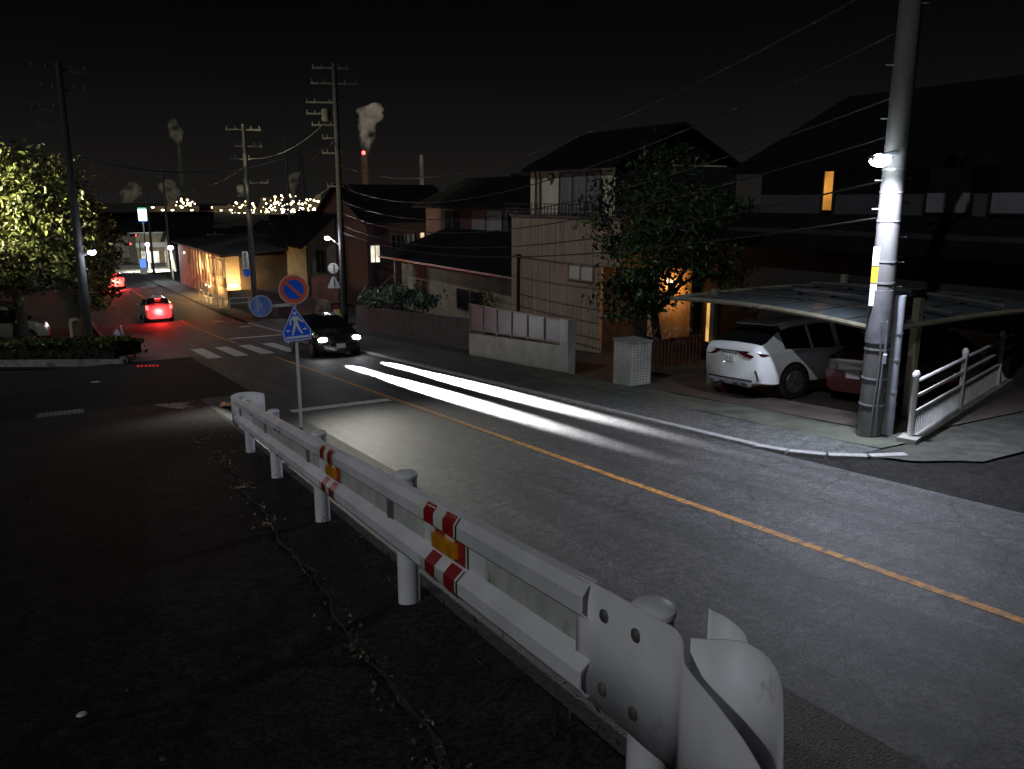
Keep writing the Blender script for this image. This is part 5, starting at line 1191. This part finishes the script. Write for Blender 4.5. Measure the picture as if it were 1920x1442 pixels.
MB().bar((170, 1052, -6.5), (180, 1046, -6.5), 8, 8.5).build('dark_tank', 'roof', hall)
rnd = random.Random(99)
for nm, lb, A_, B_, z0_, z1_, n in (('refinery', 'cluster of dense golden plant lights in the middle of the skyline', (232, 1045), (300, 1000), -11, 10, 96), ('refinery', 'left group of plant lights at the foot of the thin chimney', (140, 1088), (168, 1078), -9, 6, 40), ('refinery', 'sparse plant lights beside the long factory hall', (205, 1058), (232, 1045), -12, 3, 46), ('refinery', 'few distant lights right of the middle pole', (318, 990), (352, 975), -10, -2, 22)):
    t = thing(nm, lb, 'refinery', ((A_[0]+B_[0])/2, (A_[1]+B_[1])/2, ZP)); m = MB()
    for i in range(max(4, n//5)):
        u = rnd.random(); x = A_[0]+(B_[0]-A_[0])*u; y = A_[1]+(B_[1]-A_[1])*u+6; h_ = rnd.uniform(.25, 1.)*(z1_-z0_); w_ = rnd.uniform(2, 7)
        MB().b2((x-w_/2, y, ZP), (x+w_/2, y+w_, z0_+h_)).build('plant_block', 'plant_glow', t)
    for i in range(n):
        u = rnd.random(); x = A_[0]+(B_[0]-A_[0])*u; y = A_[1]+(B_[1]-A_[1])*u-2; z = z0_+(z1_-z0_)*rnd.random()**1.6*(1-.6*abs(u-.5))
        r = rnd.choice((.5, .6, .8, 1.0, 1.4)); MB().ball((x, y, z), r, 6).build('floodlight', rnd.choice(('spot_white', 'spot_yellow', 'spot_yellow')), t)
for i, (x, y, w, h) in enumerate(((60, 600, 90, 7), (190, 520, 120, 6), (330, 520, 120, 8), (-80, 640, 140, 6), (480, 560, 160, 9), (320, 930, 40, 16), (362, 930, 14, 14))):
    t = thing('warehouse', 'dark flat warehouse on the unlit plain below the factory lights', 'warehouse', (x, y, ZP), 'dark warehouses on the plain')
    MB().b2((x-w/2, y, ZP-1), (x+w/2, y+30, ZP+h)).build('wall', 'roof' if i < 5 else 'far_grey', t); MB().b2((x-w/2-1, y-1, ZP+h), (x+w/2+1, y+31, ZP+h+.5)).build('roof_slab', 'roof', t)

# ------------------------------------------------------------------ lamps
LC = (.78, .83, 1.)
o = light('pole_lamp_light', 'SPOT', LP+IMG_L*.05+Vector((-.05, -.1, -.18)), 2100, LC, shadow_soft_size=.09, spot_size=radians(172), spot_blend=1.); aim(o, (-.22, -.08, -1))
light('middle_lamp_light', 'POINT', Vector((P2[0], P2[1], z2+4.6))+IMG_L*.9+Vector((0, -.2, -.1)), 260, LC, shadow_soft_size=.1)
light('left_lamp_light', 'POINT', Vector((P1[0], P1[1], z1+4.1))-IMG_L*.9+Vector((0, -.1, -.05)), 130, LC, shadow_soft_size=.1)
light('red_tail_light', 'POINT', (5.9, 53.7, zr(54)+.75), 350, (1., .03, .03), shadow_soft_size=.3)
light('red_queue_light', 'POINT', (6.0, 87.5, zr(88)+.8), 800, (1., .05, .04), shadow_soft_size=.3)
light('porch_light', 'POINT', (18.1, 21.9, .5), 60, (1., .36, .07), shadow_soft_size=.1)
light('orange_wall_light', 'POINT', (11.6, 75.5, -2.2), 700, (1., .52, .18), shadow_soft_size=.15)
light('orange_wall_light', 'POINT', (11.6, 71.0, -3.0), 420, (1., .52, .18), shadow_soft_size=.15)
light('orange_porch_light', 'POINT', (12.9, 67.0, -3.3), 480, (1., .55, .2), shadow_soft_size=.15)
# lamp that lights the big tree, on its own post beyond the left edge
t = thing('street_lamp', 'greenish street lamp beyond the left edge lighting the big tree', 'street lamp', (-8.2, 40.5, zr(40.5)))
MB().tube([(-8.2, 40.5, zr(40.5)), (-8.2, 40.5, 2.45)], [.09, .06], 8).build('pole', 'pole_white', t, True); MB().ball((-8.2, 40.5, 2.6), (.25, .25, .16), 10).build('lamp', 'lamp_far', t, True)
o = light('tree_lamp_light', 'SPOT', (-8.0, 40.6, 2.3), 85000, (1., .93, .55), shadow_soft_size=.2, spot_size=radians(58), spot_blend=.8); aim(o, (6.5, 5.5, .9))
# headlamp beams of the oncoming car, narrowed to draw white streaks on the road
HYL = OCY-.15
for s in (-1, 1):
    o = light('headlamp_streak', 'SPOT', (8.95+.6*s, HYL, zr(HYL)+.66), 2000000, (.97, .98, 1.), spot_size=radians(6.4), spot_blend=1., shadow_soft_size=.05)
    aim(o, (.0, -1, .076-.090)); o.scale = (.78, 1, 1)
    o = light('headlamp_near_streak', 'SPOT', (8.95+.6*s, HYL, zr(HYL)+.66), 120000, (.97, .98, 1.), spot_size=radians(11), spot_blend=1., shadow_soft_size=.05)
    aim(o, (.0, -1, .076-.19)); o.scale = (.7, 1, 1)
    o = light('headlamp_spread', 'SPOT', (8.95+.6*s, HYL-.02, zr(HYL)+.66), 6500, (1., .97, .84), spot_size=radians(50), spot_blend=1., shadow_soft_size=.06)
    aim(o, (-.22, -1, .076-.030)); o.scale = (1, .075, 1)

S.view_settings.view_transform = 'Standard'; S.view_settings.look = 'None'; S.view_settings.exposure = 0
S.render.engine = 'CYCLES'; S.cycles.use_denoising = True; S.cycles.sample_clamp_indirect = 3; S.cycles.sample_clamp_direct = 0; S.cycles.max_bounces = 6
S.cycles.volume_step_rate = 2; S.cycles.caustics_reflective = False; S.cycles.caustics_refractive = False
